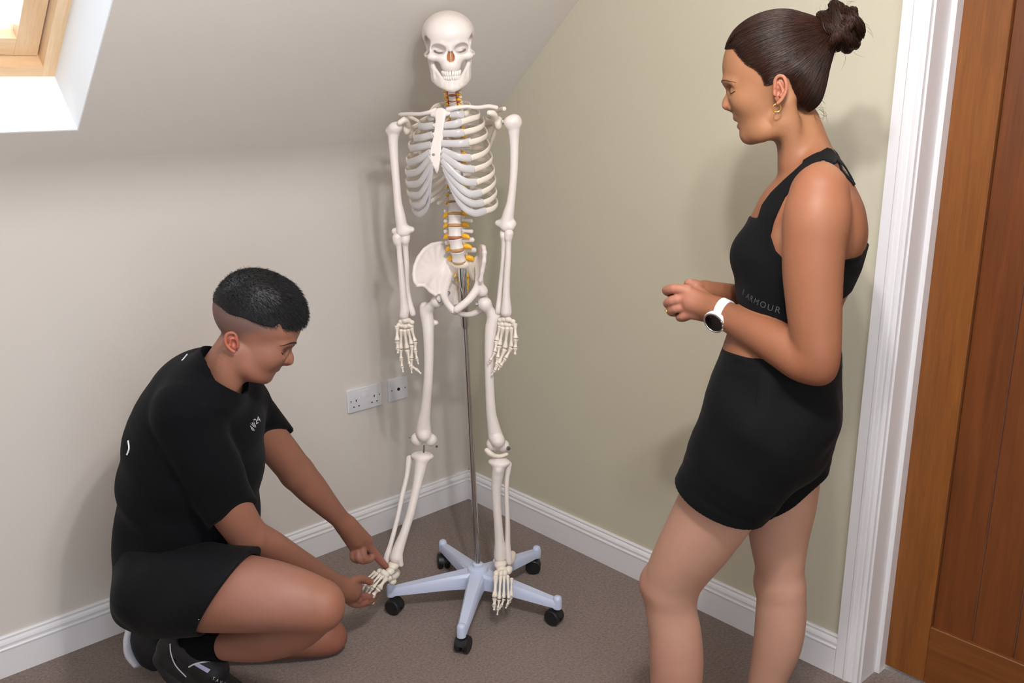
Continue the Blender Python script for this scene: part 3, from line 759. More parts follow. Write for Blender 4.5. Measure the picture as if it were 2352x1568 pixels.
# side, vertebra y, angle point, lateral extreme, junction, cartilage points...
RIBS = [
 # image-right ribs
 (1, 250, [(1062, 238, -.045), (1078, 240, -.01), (1077, 255, .035)], [(1066, 264, .055)], [(1052, 262, .066), (1033, 262, .070)]),
 (1, 262, [(1068, 246, -.07), (1093, 250, -.04), (1101, 266, .015)], [(1085, 272, .045), (1059, 280, .068)], [(1044, 285, .077), (1020, 288, .080)]),
 (1, 281, [(1072, 268, -.09), (1102, 268, -.06), (1112, 284, .005)], [(1096, 296, .045), (1065, 304, .075)], [(1048, 306, .085), (1017, 307, .090)]),
 (1, 299, [(1074, 290, -.105), (1106, 290, -.07), (1119, 308, .000)], [(1104, 320, .048), (1076, 328, .080)], [(1052, 330, .094), (1014, 329, .098)]),
 (1, 318, [(1076, 315, -.112), (1110, 316, -.078), (1124, 336, -.003)], [(1110, 353, .048), (1081, 363, .082)], [(1052, 360, .100), (1015, 345, .104)]),
 (1, 336, [(1078, 340, -.115), (1114, 342, -.082), (1130, 363, -.005)], [(1117, 379, .046), (1089, 389, .082)], [(1060, 385, .102), (1030, 367, .106), (1014, 356, .106)]),
 (1, 355, [(1080, 364, -.115), (1118, 370, -.083), (1135, 390, -.008)], [(1124, 406, .042), (1094, 419, .078)], [(1066, 416, .098), (1038, 394, .104), (1015, 366, .107)]),
 (1, 373, [(1082, 386, -.112), (1121, 394, -.080), (1138, 413, -.010)], [(1128, 430, .036), (1106, 443, .066)], [(1076, 444, .088), (1044, 416, .098), (1019, 376, .104)]),
 (1, 391, [(1082, 408, -.106), (1122, 420, -.077), (1140, 440, -.014)], [(1130, 456, .028), (1110, 466, .054)], [(1082, 466, .078), (1050, 440, .092), (1022, 386, .102)]),
 (1, 410, [(1082, 430, -.098), (1122, 444, -.070), (1142, 464, -.020)], [(1134, 478, .018), (1116, 484, .040)], [(1088, 489, .064), (1058, 466, .082), (1026, 396, .098)]),
 (1, 428, [(1080, 448, -.088), (1118, 466, -.066), (1139, 480, -.030)], [], []),
 (1, 447, [(1072, 462, -.078), (1096, 474, -.066)], [], []),
 # image-left ribs
 (-1, 250, [(1018, 240, -.045), (998, 246, -.01), (986, 262, .03)], [(984, 272, .052)], [(990, 270, .062), (996, 268, .068)]),
 (-1, 262, [(1018, 262, -.075), (985, 270, -.05), (966, 280, .005)], [(962, 290, .045)], [(975, 291, .066), (996, 288, .080)]),
 (-1, 281, [(1016, 284, -.095), (976, 294, -.07), (952, 308, -.005)], [(952, 318, .040)], [(970, 316, .075), (993, 309, .090)]),
 (-1, 299, [(1015, 305, -.108), (968, 318, -.085), (941, 330, -.012)], [(943, 341, .034)], [(962, 338, .074), (989, 332, .097)]),
 (-1, 318, [(1014, 330, -.118), (964, 344, -.096), (936, 362, -.02)], [(937, 374, .026)], [(960, 366, .078), (988, 349, .104)]),
 (-1, 336, [(1013, 352, -.122), (962, 370, -.10), (934, 388, -.028)], [(935, 399, .020)], [(960, 393, .076), (988, 362, .106)]),
 (-1, 355, [(1012, 374, -.122), (962, 396, -.10), (934, 412, -.032)], [(937, 424, .014)], [(962, 420, .072), (984, 388, .098), (992, 370, .106)]),
 (-1, 373, [(1012, 396, -.118), (964, 420, -.096), (937, 434, -.034)], [(941, 448, .010)], [(964, 446, .066), (984, 412, .092), (992, 380, .104)]),
 (-1, 391, [(1012, 416, -.112), (968, 444, -.09), (943, 456, -.034)], [(947, 470, .008)], [(966, 470, .058), (984, 436, .084), (992, 392, .102)]),
 (-1, 410, [(1012, 434, -.104), (976, 458, -.085), (948, 474, -.034)], [(952, 486, .004)], [(966, 491, .040), (984, 466, .070), (990, 410, .096)]),
 (-1, 428, [(1014, 446, -.094), (986, 464, -.08), (968, 473, -.062)], [], []),
 (-1, 447, [(1020, 460, -.080), (1004, 468, -.070)], [], []),
]
for s, vy, back, junc, cart in RIBS:
    q = sp(vy); p0 = S3(q[0]+s*14, q[1]-2, q[2]-.022)
    pts = [p0] + [S3(*t) for t in back] + [S3(*t) for t in junc]
    rb = rib_tube('rib', pts, sk, M_bone2, .0031, 2.45, (1., .85, 1.05, 1.05) if cart else (1., .85, .8, .35))
    if cart: rib_tube('costal_cartilage', [S3(*junc[-1])] + [S3(*t) for t in cart], rb, M_cart, .0036, 2.75, (1.02, 1.05, .95, .9))
S = SDF()
S.add(chain(rows([(1013, 262, .070, 15), (1012, 276, .078, 12), (1009, 292, .085, 11), (1007, 310, .092, 11.5), (1003, 330, .098, 12.3), (999, 350, .103, 13), (1000, 368, .106, 11.5), (1003, 385, .105, 6.5), (1005, 398, .103, 4.5)]), None, 3))
S.add(chain(rows([(996, 263, .069, 9), (1013, 260, .070, 10), (1030, 260, .070, 8)]), None, 3), .005)
for y, sx in ((288, 13), (308, 13), (330, 14), (348, 15), (362, 14)):
    for s in (-1, 1): S.add(Q(1005 - (y-288)*.05 + s*(sx-5), y, .082+(y-288)*.0003, 4.2), .003)
# flatten front to back
pS = S3(1006, 320, .09)
ax_n = unit(np.cross(unit(S3(1013, 258, .070) - S3(1003, 400, .105)), LS)); ax_n = ax_n if ax_n@NS > 0 else -ax_n
S.cut([Half(S3(1008, 290, .086)+ax_n*.003, ax_n)], .003); S.cut([Half(S3(1008, 290, .086)-ax_n*.0055, -ax_n)], .003)
st = bone('sternum', S, M_bone, .0018)
b = MB(); c = S3(995, 356, .108); b.lathe([(.0048, 0), (.0048, .0014), (.0025, .002)], c - NS*.004, NS, 12); b.build('screw', M_chrome, st, SKB, True)
# --- shoulder girdle
bone('clavicle', SDF().add(chain(rows([(1030, 252, .072, 7), (1045, 248, .075, 5.5), (1070, 245, .066, 4.6), (1098, 247, .045, 4.6), (1122, 244, .02, 5), (1140, 247, .005, 5)]), None, 4)), M_bone, .0018)
bone('clavicle', SDF().add(chain(rows([(1000, 254, .070, 7), (986, 258, .073, 5.2), (965, 262, .062, 4.6), (944, 262, .040, 4.8), (922, 263, .01, 5)]), None, 4)), M_bone, .0018)
def scapula(pt, glen, acro, corac, inf, sup, med):
    S = SDF(); g = S3(*glen)
    S.add([Tri(S3(*inf), S3(*sup), g, .0022), Tri(S3(*inf), S3(*sup), S3(*med), .0022)])
    S.add([Cone(S3(*inf), g, .0045, .006)], .004)
    S.add([Ell(g, (.012, .014, .019), RSK)], .006)
    S.add(chain([(*S3(*corac[0]), .008), (*S3(*corac[1]), .009), (*S3(*corac[2]), .0075)], None, 3), .005)
    S.add(chain([(*S3(*acro[0]), .0045), (*S3(*acro[1]), .006), (*S3(*acro[2]), .0065)], None, 3), .004)
    return bone('scapula', S, M_bone2, .0022)
scapula(None, (1145, 282, -.012), [(1108, 282, -.085), (1140, 256, -.045), (1158, 250, -.002)], [(1140, 275, -.005), (1134, 262, .018), (1124, 259, .030)], (1121, 348, -.085), (1104, 268, -.080), (1098, 300, -.098))
scapula(None, (934, 295, -.022), [(985, 292, -.105), (940, 268, -.055), (920, 264, -.004)], [(938, 288, -.01), (932, 274, .014), (918, 282, .026)], (966, 356, -.10), (978, 274, -.10), (984, 312, -.115))
def bolt(a, c, r, parent=sk, name='joint_bolt'):
    b = MB(); d = unit(np.array(c)-np.array(a)); L = np.linalg.norm(np.array(c)-np.array(a))
    b.lathe([(r*.6, 0), (r*.6, L), (r*1.2, L), (r*1.2, L+.004), (r*.8, L+.006)], a, d, 12); return b.build(name, M_chrome, parent, SKB, True)
bolt(S3(926, 296, -.02), S3(914, 292, .0), .006); bolt(S3(1148, 281, -.012), S3(1158, 279, .0), .007)
b = MB(); b.tube([S3(1112, 291, -.05), S3(1131, 288, -.035)], .0016, 8); b.build('wire_pin', M_chrome, sk, SKB, True)
# --- arms
def arm(hum, ep, rad, uln):
    S = SDF(); S.add(chain(rows(hum), None, 4)); [S.add(Q(*e[:4]), .010 if len(e) < 5 else e[4]) for e in ep]
    bone('humerus', S)
    bone('radius', SDF().add(chain(rows(rad), None, 4)), None, .0018)
    bone('ulna', SDF().add(chain(rows(uln), None, 4)), None, .0018)
arm([(907, 298, 0, 13), (903, 318, 0, 12), (904, 345, 0, 10.5), (907, 385, 0, 9.5), (911, 430, 0, 9), (914, 465, 0, 9.5), (919, 495, 0, 12), (923, 520, 0, 13)],
    [(913, 291, .006, 12), (894, 300, 0, 9), (903, 294, .008, 11), (946, 527, 0, 6.5), (935, 528, 0, 10), (921, 534, .008, 9), (907, 531, 0, 8), (931, 535, .004, 8)],
    [(912, 546, .01, 11), (913, 555, .01, 10), (916, 566, .01, 6.5), (919, 600, .01, 6.5), (923, 645, .01, 7.5), (927, 690, .01, 8.5), (929, 712, .01, 10.5), (928, 723, .01, 11)],
    [(934, 538, -.012, 9), (931, 550, .004, 10.5), (931, 566, 0, 7), (934, 610, -.004, 6.5), (936, 655, -.006, 6), (941, 692, -.004, 6), (946, 712, 0, 7), (948, 720, 0, 7)])
arm([(1180, 281, 0, 15), (1180, 300, 0, 14), (1181, 325, 0, 11), (1181, 375, 0, 9.5), (1178, 425, 0, 9), (1173, 465, 0, 10), (1168, 490, 0, 13), (1164, 510, 0, 15)],
    [(1172, 281, .008, 15), (1184, 276, .004, 13), (1188, 284, 0, 9), (1143, 512, 0, 6.5), (1152, 514, 0, 9), (1160, 522, .008, 9), (1172, 521, .006, 10), (1179, 513, 0, 7)],
    [(1169, 536, .01, 11), (1168, 546, .01, 9.5), (1168, 556, .01, 6.8), (1167, 590, .01, 7.2), (1164, 640, .01, 7.8), (1163, 680, .01, 9), (1163, 705, .01, 12), (1163, 716, .01, 13)],
    [(1156, 532, -.012, 8), (1156, 540, .004, 8), (1158, 556, 0, 7), (1156, 600, -.004, 6.5), (1151, 645, -.006, 6), (1147, 685, -.004, 6), (1145, 706, 0, 6.6), (1144, 715, 0, 7)])
# small bones share lathed prototypes of unit length
def lath_me(name, prof, m):
    b = MB(); b.lathe(prof, (0, 0, 0), (0, 0, 1), 10); return b.mesh(name, [m], True)
META = lath_me('metacarpal', [(.0, 0), (.85, .02), (1.0, .08), (.80, .2), (.52, .4), (.55, .65), (.85, .84), (1.02, .93), (.75, .99), (0, 1)], M_bone2)
PHAL = lath_me('phalanx', [(0, 0), (1.0, .02), (1.1, .09), (.85, .2), (.58, .45), (.56, .65), (.75, .84), (.92, .92), (.7, .99), (0, 1)], M_bone2)
TIP = lath_me('phalanx', [(0, 0), (1.0, .02), (1.1, .12), (.7, .3), (.45, .6), (.65, .85), (.55, .96), (0, 1)], M_bone2)
def small(name, me, a, b_, r, parent):
    Z = unit(b_-a); X = unit(NS - Z*(NS@Z)) if abs(NS@Z) < .9 else unit(UP - Z*(UP@Z)); return place(name, me, a, X, np.cross(Z, X), Z, parent, (r, r, np.linalg.norm(b_-a)))
def hand(carp, rays, fwd=.0):
    S = SDF()
    for c in carp: S.add(ball(c[0], c[1], c[2], c[3]*1.15, c[3]*1.0, c[3]*1.0, RSK), .0010)
    ho = bone('hand', S, M_bone2, .0013)
    for ry in rays:
        pts = [S3(*p) for p in ry[1:]]; r = ry[0]*1.22*mpp(pts[0])
        for i in range(len(pts)-1):
            me, nm = (META, 'metacarpal') if i == 0 else ((TIP, 'phalanx') if i == len(pts)-2 else (PHAL, 'phalanx'))
            small(nm, me, pts[i], pts[i+1] + (pts[i]-pts[i+1])*.03, r*(1, .92, .78, .62)[i], ho)
            if i == 1:
                b = MB(); c = pts[1]; b.lathe([(.0017, -.006), (.0017, .006)], c, LS, 8); b.build('joint_pin', M_chrome, ho, SKB, True)
    return ho
hand([(922, 739, .01, 6.5), (930, 736, .012, 7), (938, 736, .01, 6.5), (946, 740, .008, 5.5), (916, 746, .014, 5), (923, 748, .01, 5.2), (931, 749, .01, 6), (939, 747, .008, 5.5), (945, 749, .006, 5)],
     [(5.2, (912, 747, .016), (912.5, 784, .03), (914, 801, .035), (914, 812, .04)),
      (4.8, (922, 755, .012), (920, 803, .014), (921.5, 825, .018), (923.5, 842, .022), (926.5, 856, .026)),
      (5.0, (929, 756, .012), (935, 802, .012), (942, 838, .014), (959, 850, .024), (968, 859, .03)),
      (4.6, (937, 755, .010), (946, 792, .012), (945.5, 824, .016), (945, 843, .02), (945.6, 858, .022)),
      (4.4, (945, 753, .008), (954, 785, .010), (954, 806, .014), (958, 825, .018), (961.5, 837, .02))])
hand([(1150, 735, .008, 6), (1158, 733, .01, 6.5), (1167, 733, .012, 7.2), (1178, 738, .014, 5.8), (1148, 743, .006, 5.5), (1154, 745, .008, 6), (1163, 745, .01, 6.2), (1171, 746, .01, 5), (1180, 746, .014, 5)],
     [(5.2, (1183, 742, .016), (1184.5, 779, .03), (1184, 799, .036), (1183, 815, .04)),
      (5.0, (1175, 750, .012), (1175, 798, .016), (1161, 823, .028), (1150, 840, .034), (1144, 850, .036)),
      (5.2, (1166, 750, .012), (1160, 801, .016), (1145, 836, .03), (1136, 851, .036), (1128.6, 862, .038)),
      (5.0, (1156, 750, .010), (1147, 794, .016), (1143, 822, .026), (1140, 837, .032), (1136, 848, .034)),
      (4.6, (1149, 748, .008), (1140, 783, .016), (1137, 809, .026), (1126, 828, .032), (1120, 836, .034))])
# --- pelvis
def blade(S, poly, r, k=.004):
    pts = [S3(*q) for q in poly]; c = np.mean(pts, 0); n = len(pts)
    S.add([Tri(pts[i], pts[(i+1) % n], c, r) for i in range(n)], k)
S = SDF()                                                       # image-left hip bone, its fossa seen face-on
W1 = [(1028, 560, -.075), (1012, 558, -.055), (992, 562, -.030), (975, 573, -.008), (961, 592, .012), (953, 613, .030), (951, 630, .042), (953, 646, .052), (960, 655, .058)]
W2 = [(974, 655, .050), (988, 668, .040), (1000, 676, .040)]
W3 = [(1022, 666, .010), (1030, 634, -.034), (1036, 610, -.052)]
fos = S3(1000, 622, -.028); P1 = [S3(*q) for q in W1+W2+W3]
for i in range(len(P1)): S.add(Tri(P1[i], P1[(i+1) % len(P1)], fos, .0032), .010)
S.add(chain([(*S3(*q), .0058) for q in W1], None, 3), .004)
S.add(chain([(*S3(*q), .0055) for q in [W1[-1]]+W2], None, 3), .004)
S.add(chain(rows([(1036, 606, -.055, 9), (1031, 634, -.034, 9), (1022, 662, .006, 10), (1021, 680, .030, 9), (1027, 695, .055, 8), (1036, 707, .070, 8), (1041, 713, .074, 8)]), None, 3), .008)
S.add([ball(1012, 686, .010, 15)], .010)
S.sub([ball(1003, 690, .006, 17)], .003)
S.add(chain(rows([(1028, 650, -.02, 8), (1042, 660, -.05, 7), (1052, 661, -.062, 4)]), None, 3), .006)
blade(S, [(1026, 652, -.012), (1044, 662, -.052), (1050, 674, -.05), (1052, 696, -.03), (1040, 700, -.01), (1028, 686, .012)], .0042)
S.add(chain(rows([(1048, 676, -.05, 7), (1055, 700, -.04, 8), (1056, 716, -.015, 7), (1050, 718, .03, 5), (1045, 718, .062, 6)]), None, 3), .006)
hb = bone('hip_bone', S, M_bone, .0024, None, 4)
b = MB(); c = S3(1029, 673, .018); b.lathe([(.006, -.004), (.006, .003), (.003, .004)], c, NS, 14); b.build('screw', M_screw, hb, SKB, True)
S = SDF()                                                       # image-right hip bone, seen edge-on
V1 = [(1098, 588, -.070), (1103, 572, -.035), (1107, 566, .0), (1111, 568, .03), (1113, 580, .048)]
V2 = [(1112, 600, .052), (1108, 622, .050), (1104, 644, .046)]
V3 = [(1096, 640, .0), (1098, 615, -.04)]
P1 = [S3(*q) for q in V1+V2+V3]; fos = S3(1109, 612, -.002)
for i in range(len(P1)): S.add(Tri(P1[i], P1[(i+1) % len(P1)], fos, .0034), .010)
S.add(chain([(*S3(*q), .0062) for q in V1], None, 3), .004)
S.add(chain([(*S3(*q), .0055) for q in [V1[-1]]+V2], None, 3), .004)
S.add(chain(rows([(1098, 604, -.05, 9), (1101, 630, -.02, 9), (1100, 652, .012, 10), (1090, 672, .040, 9.5), (1074, 691, .062, 9), (1058, 704, .072, 9), (1049, 711, .076, 8.5)]), None, 3), .008)
S.add([ball(1106, 668, .012, 15)], .010)
S.sub([ball(1112, 694, .008, 19)], .003)
S.add(chain(rows([(1050, 716, .064, 6), (1060, 721, .045, 6), (1080, 722, .012, 6.5), (1100, 712, -.02, 8), (1112, 690, -.035, 9), (1108, 668, -.02, 9)]), None, 3), .006)
bone('hip_bone', S, M_bone, .0024)
b = MB(); b.lathe([(.007, -.0045), (.0085, -.002), (.0085, .002), (.007, .0045)], S3(1045, 712, .074), LS, 16); b.build('pubic_disc', M_disc if False else mat('pubic_disc', '#cbb593', .5), sk, SKB, True)
S = SDF()                                                       # sacrum
S.add(chain([(*S3(1057, 606, -.012), .0165, 1.6), (*S3(1062, 625, -.045), .012, 1.9), (*S3(1066, 650, -.075), .009, 1.6), (*S3(1069, 672, -.088), .007, 1.2), (*S3(1070, 688, -.080), .0045, 1.)], LS, 3))
S.add([Tri(S3(1040, 606, -.03), S3(1028, 596, -.06), S3(1040, 640, -.055), .008), Tri(S3(1078, 606, -.03), S3(1098, 592, -.06), S3(1088, 640, -.055), .008)], .010)
for i, y in enumerate((622, 636, 650)):
    for s in (-1, 1): S.sub([ball(1063+i*2+s*(13-i*2), y, -.040-.013*i, 3.4)], .002)
sa = bone('sacrum', S, M_bone2, .0022)
for i, y in enumerate((622, 637, 651)):
    for s in (-1, 1):
        b = MB(); c = S3(1063+i*2+s*(13-i*2), y, -.046-.012*i); b.tube([c, c+NS*.010-UP*.006, c+NS*.016-UP*.016+LS*s*.003], [.003, .003, .0018], 8); b.build('nerve_root', M_nerve, sa, SKB, True)
# --- legs
def femur(ch, bl):
    S = SDF(); S.add(chain(rows(ch), None, 4)); [S.add(q[0], q[1]) for q in bl]; return bone('femur', S, None, .0024)
femur([(978, 716, -.01, 14), (982, 735, -.004, 14.5), (984, 765, .004, 12.5), (985, 820, .010, 11), (983, 880, .012, 10.5), (978, 935, .008, 11.5), (974, 965, .004, 14.5), (973, 990, 0, 18)],
      [(ball(975, 704, -.015, 11), .008), (ball(1004, 692, .006, 14.5), .0), (chain(rows([(1002, 694, .004, 10), (988, 706, -.002, 11), (980, 720, -.006, 13)]), None, 3), .008),
       (ball(1001, 741, -.014, 6.5), .006), (ball(959, 1009, -.006, 16), .008), (ball(989, 1010, -.006, 15), .008), (ball(974, 1000, .010, 15), .008)])
femur([(1136, 730, -.01, 14), (1130, 745, -.004, 14.5), (1126, 775, .004, 13), (1124, 830, .010, 11), (1125, 890, .012, 10.5), (1128, 945, .008, 11.5), (1133, 975, .004, 14), (1138, 1000, 0, 17)],
      [(ball(1141, 722, -.015, 11), .008), (ball(1113, 698, .008, 17), .0), (chain(rows([(1115, 702, .004, 12), (1126, 716, -.002, 12), (1132, 730, -.006, 13)]), None, 3), .008),
       (ball(1133, 1019, -.006, 16), .008), (ball(1156, 1023, -.006, 14), .008), (ball(1144, 1012, .012, 16), .008)])
bolt(S3(1012, 691, .008), S3(1010, 691, .024), .005); bolt(S3(1098, 698, .006), S3(1096, 698, .020), .005)
b = MB(); c = S3(1167, 1029, .004); b.lathe([(.006, -.002), (.006, .004), (.003, .005)], c, unit(NS+LS), 14); b.build('knee_screw', M_screw, sk, SKB, True)
b = MB(); c = S3(1003, 1025, .0); b.tube([S3(995, 1022, 0), c], .0016, 8); b.lathe([(.004, -.0015), (.004, .0015)], c, NS, 10); b.build('knee_screw', M_chrome, sk, SKB, True)
b = MB(); b.tube([S3(974, 1022, 0), S3(973, 1046, .004)], .0028, 10); b.build('knee_pin', M_chrome, sk, SKB, True)
b = MB(); b.tube([S3(938, 1004, 0), S3(948, 1006, 0)], .0012, 8); b.build('knee_pin', M_chrome, sk, SKB, True)
S = SDF().add(chain(rows([(1118, 1034, .01, 6), (1126, 1041, .012, 6.5), (1136, 1046, .008, 5), (1150, 1047, .0, 4.5), (1164, 1042, -.01, 4.5)]), None, 3)); bone('meniscus', S, M_bone2, .0018)
FR = .05                                                        # the lifted leg swings forward
S = SDF().add(chain(rows([(969, 1058, .012, 15), (965, 1080, .024, 13), (958, 1115, .046, 10.5), (950, 1150, .066, 9.5), (941, 1185, .088, 9.5), (929, 1222, .112, 10), (917, 1255, .132, 12.5), (909, 1280, .148, 14.5)]), None, 4))
S.add([ball(970, 1047, -.002, 27, 20, 10, RSK)], .012); S.add(ball(966, 1068, .018, 7), .010)
S.add(chain(rows([(917, 1282, .148, 8), (921, 1296, .150, 6)]), None, 3), .006); S.cut([Half(S3(970, 1037.5, .0), UP)], .004)
bone('tibia', S)
bone('fibula', SDF().add(chain(rows([(941, 1053, -.006, 8), (938, 1068, .004, 6.5), (934, 1095, .020, 5.5), (923, 1142, .052, 5.5), (912, 1194, .088, 5.3), (898, 1247, .122, 5.6), (890, 1275, .140, 7.5), (887, 1292, .146, 6.5)]), None, 4)), None, .0018)
S = SDF().add(chain(rows([(1147, 1068, .006, 14), (1144, 1085, .010, 13.5), (1140, 1120, .010, 11), (1141, 1160, .010, 10), (1144, 1200, .010, 9.8), (1147, 1240, .008, 11), (1149, 1262, .006, 14), (1149, 1276, .004, 15)]), None, 4))
S.add([ball(1147, 1061, -.002, 26, 20, 10, RSK)], .012); S.add(ball(1146, 1080, .020, 7), .010); S.add(ball(1139, 1287, .0, 7), .006)
S.cut([Half(S3(1147, 1050, .0), UP)], .004)
bone('tibia', S)
bone('fibula', SDF().add(chain(rows([(1168, 1066, -.012, 8), (1167, 1080, -.010, 6.5), (1164, 1105, -.006, 5.6), (1164, 1150, -.004, 5.4), (1166, 1200, -.004, 5.6), (1166, 1250, -.004, 6.4), (1168, 1278, -.002, 8), (1170, 1292, 0, 6)]), None, 4)), None, .0018)
def foot(tars, rays, toes=True):
    S = SDF()
    for c in tars: S.add(ball(c[0], c[1], c[2], c[3], c[4] if len(c) > 4 else c[3], c[5] if len(c) > 5 else c[3], RSK), .0012)
    fo = bone('foot', S, M_bone2, .0016)
    for ry in rays:
        pts = [S3(*p) for p in ry[1:]]; r = ry[0]*mpp(pts[0])
        for i in range(len(pts)-1):
            me, nm = (META, 'metatarsal') if i == 0 else ((TIP, 'phalanx') if i == len(pts)-2 else (PHAL, 'phalanx'))
            small(nm, me, pts[i], pts[i+1] + (pts[i]-pts[i+1])*.03, r*(1, .85, .7, .6)[i], fo)
    return fo
FO = .07
foot([(904, 1298, 0.155, 13, 16, 11), (906, 1318, 0.130, 12, 20, 11), (896, 1312, 0.185, 11, 10, 9), (887, 1319, 0.205, 8), (880, 1314, 0.205, 7), (872, 1312, 0.200, 7), (893, 1327, 0.190, 8), (902, 1335, 0.145, 9, 10, 7)],
     [(7.5, (888, 1326, 0.215), (870, 1352, 0.250), (857, 1366, 0.258), (857, 1387, 0.250)),
      (4.6, (880, 1321, 0.218), (856, 1350, 0.258), (846, 1365, 0.266), (840, 1372, 0.260)),
      (4.4, (875, 1318, 0.216), (848, 1347, 0.254), (841, 1362, 0.258), (837, 1371, 0.252)),
      (4.4, (868, 1315, 0.212), (840, 1340, 0.242), (833, 1354, 0.246), (827, 1365, 0.242)),
      (4.6, (863, 1312, 0.205), (836, 1334, 0.228), (827, 1349, 0.232), (822, 1362, 0.228))])
foot([(1150, 1294, .01, 14, 20, 11), (1172, 1283, -.045, 12, 30, 14), (1152, 1307, .035, 12, 10, 9), (1168, 1309, .03, 9, 14, 9), (1140, 1317, .055, 7, 10, 8), (1151, 1317, .058, 6.5, 10, 8), (1160, 1316, .058, 6.5, 10, 8)],
     [(7.2, (1139, 1322, .062), (1136.5, 1374, .105), (1135.5, 1390, .118), (1135, 1402, .126)),
      (4.8, (1150, 1322, .066), (1146.5, 1377, .118), (1144, 1397, .130), (1142, 1413, .136)),
      (4.6, (1158, 1320, .064), (1157, 1375, .112), (1152, 1390, .122), (1147, 1399, .128)),
      (4.6, (1166, 1320, .060), (1168.5, 1376, .100), (1165, 1389, .110), (1161, 1397, .114)),
      (4.8, (1175, 1326, .052), (1174, 1371, .084), (1171, 1381, .092), (1167, 1388, .096))])
# ------------------------------------------------------------------ the standing woman
M_skin = mat('skin', None, .56, spec=.38, attr=True, noise=(14, .05), bump=(260, .05, 3), sss=.12)
M_fabric = mat('black_jersey', '#060709', .85, noise=(9, .12), bump=(900, .12, 2), sheen=.015, spec=.16)
M_fabric2 = mat('black_woven', '#050608', .8, noise=(7, .15), bump=(30, .3, 3), sheen=.015, spec=.16)
M_gold = mat('gold', '#d9b057', .22, 1.)
M_eye = mat('eye_white', '#e6dfd8', .15); M_iris = mat('iris', '#3a2a1e', .15)
M_teeth = mat('teeth_white', '#efece4', .3)
M_hairb = mat('brown_hair', '#20100a', .5, noise=(60, .35, (1, 1, 1)), spec=.2)
M_hairb2 = mat('brown_hair_strands', '#29150c', .42, noise=(25, .4), spec=.26)
M_brow = mat('brow_hair', '#4a3324', .6)
def side_frame(px, py, D, facing, turn):
    """facing -1 = image-left, +1 = image-right; turn>0 = turned away from the camera. N points from the body's midplane to the camera side"""
    d = ray(px, py); e = unit([d[0], d[1], 0]); rt = np.array([e[1], -e[0], 0])
    F = facing*rt*math.cos(turn) + e*math.sin(turn); N = -e*math.cos(turn) + facing*rt*math.sin(turn)
    f = Frame(P(px, py, D), N); f.F = F; f.e = e; return f
def frows(fr, lst):
    out = []
    for q in lst:
        p = fr.at(q[0], q[1], q[2]); out.append((*p, q[3]*mpp(p), *q[4:]))
    return out
def fch(fr, lst, n=3, L=None): return chain(frows(fr, lst), L, n)
def fball(fr, px, py, lat, r, lr=None, ry=None, rot=0.):
    """ellipsoid in the side plane: radii px along (F-ish, up-ish) rotated, lateral radius metres"""
    p = fr.at(px, py, lat); k = mpp(p); v = p - CAM; ex = unit(np.cross(fr.N, UP)); ey = np.cross(ex, fr.N)*1.
    if ex@AR < 0: ex = -ex
    ey = UP
    a, b = ex*math.cos(rot) + ey*math.sin(rot), -ex*math.sin(rot) + ey*math.cos(rot)
    return Ell(p, (r*k, (ry or r)*k, lr if lr is not None else r*k), np.array([a, b, fr.N]))
def poly2(fr, pts, lat):
    """signed distance to a polygon drawn on the side plane, extruded sideways"""
    ex = unit(np.cross(fr.N, UP)); ex = ex if ex@AR > 0 else -ex
    Q = np.array([[(fr.at(*p, lat)-fr.O)@ex, (fr.at(*p, lat)-fr.O)@UP] for p in pts]); n = len(Q)
    def f(X):
        x = np.stack([(X-fr.O)@ex, (X-fr.O)@UP], 1); d = np.full(len(X), 9.); s = np.ones(len(X))
        for i in range(n):
            a = Q[i]; b = Q[i-1]; e = b-a; w = x-a; t = np.clip((w@e)/(e@e), 0, 1); v = w - t[:, None]*e; d = np.minimum(d, (v*v).sum(1))
            c1 = x[:, 1] >= a[1]; c2 = x[:, 1] < b[1]; c3 = e[0]*w[:, 1] > e[1]*w[:, 0]
            s = np.where((c1 & c2 & c3) | (~c1 & ~c2 & ~c3), -s, s)
        return s*np.sqrt(d)
    return f
def settle(Sd, A, n=12):
    A = np.array(A, float)
    for _ in range(n): A = A - Sd.grad(A)*np.clip(Sd(A), -.006, .006)[:, None]
    return A
def on_surface(Sd, X, direction, lift):
    """march points along direction to the surface and lift them"""
    X = np.array(X, float)
    d = np.broadcast_to(unit(direction), X.shape) if not isinstance(direction, str) else (X-CAM)/np.linalg.norm(X-CAM, axis=1)[:, None]
    for _ in range(45):
        v = Sd(X); X = X + d*np.clip(v, -.02, .02)[:, None]*.8
    return X + Sd.grad(X)*lift
def wrapS(S): lo, hi = S.bounds(); return Fun(lambda X: S(X, X.min(0), X.max(0), .12), lo, hi)
def near(fr, px, py, lat, r, sq=1.):
    c = fr.at(px, py, lat); return lambda X: np.sqrt(((X-c)**2).sum(1)) - r
def tubem(name, pts, r, m, parent, base, n=8, up=None, flat=None):
    b = MB(); b.tube(pts, r, n, up=up, flat=flat); return b.build(name, m, parent, base, True)
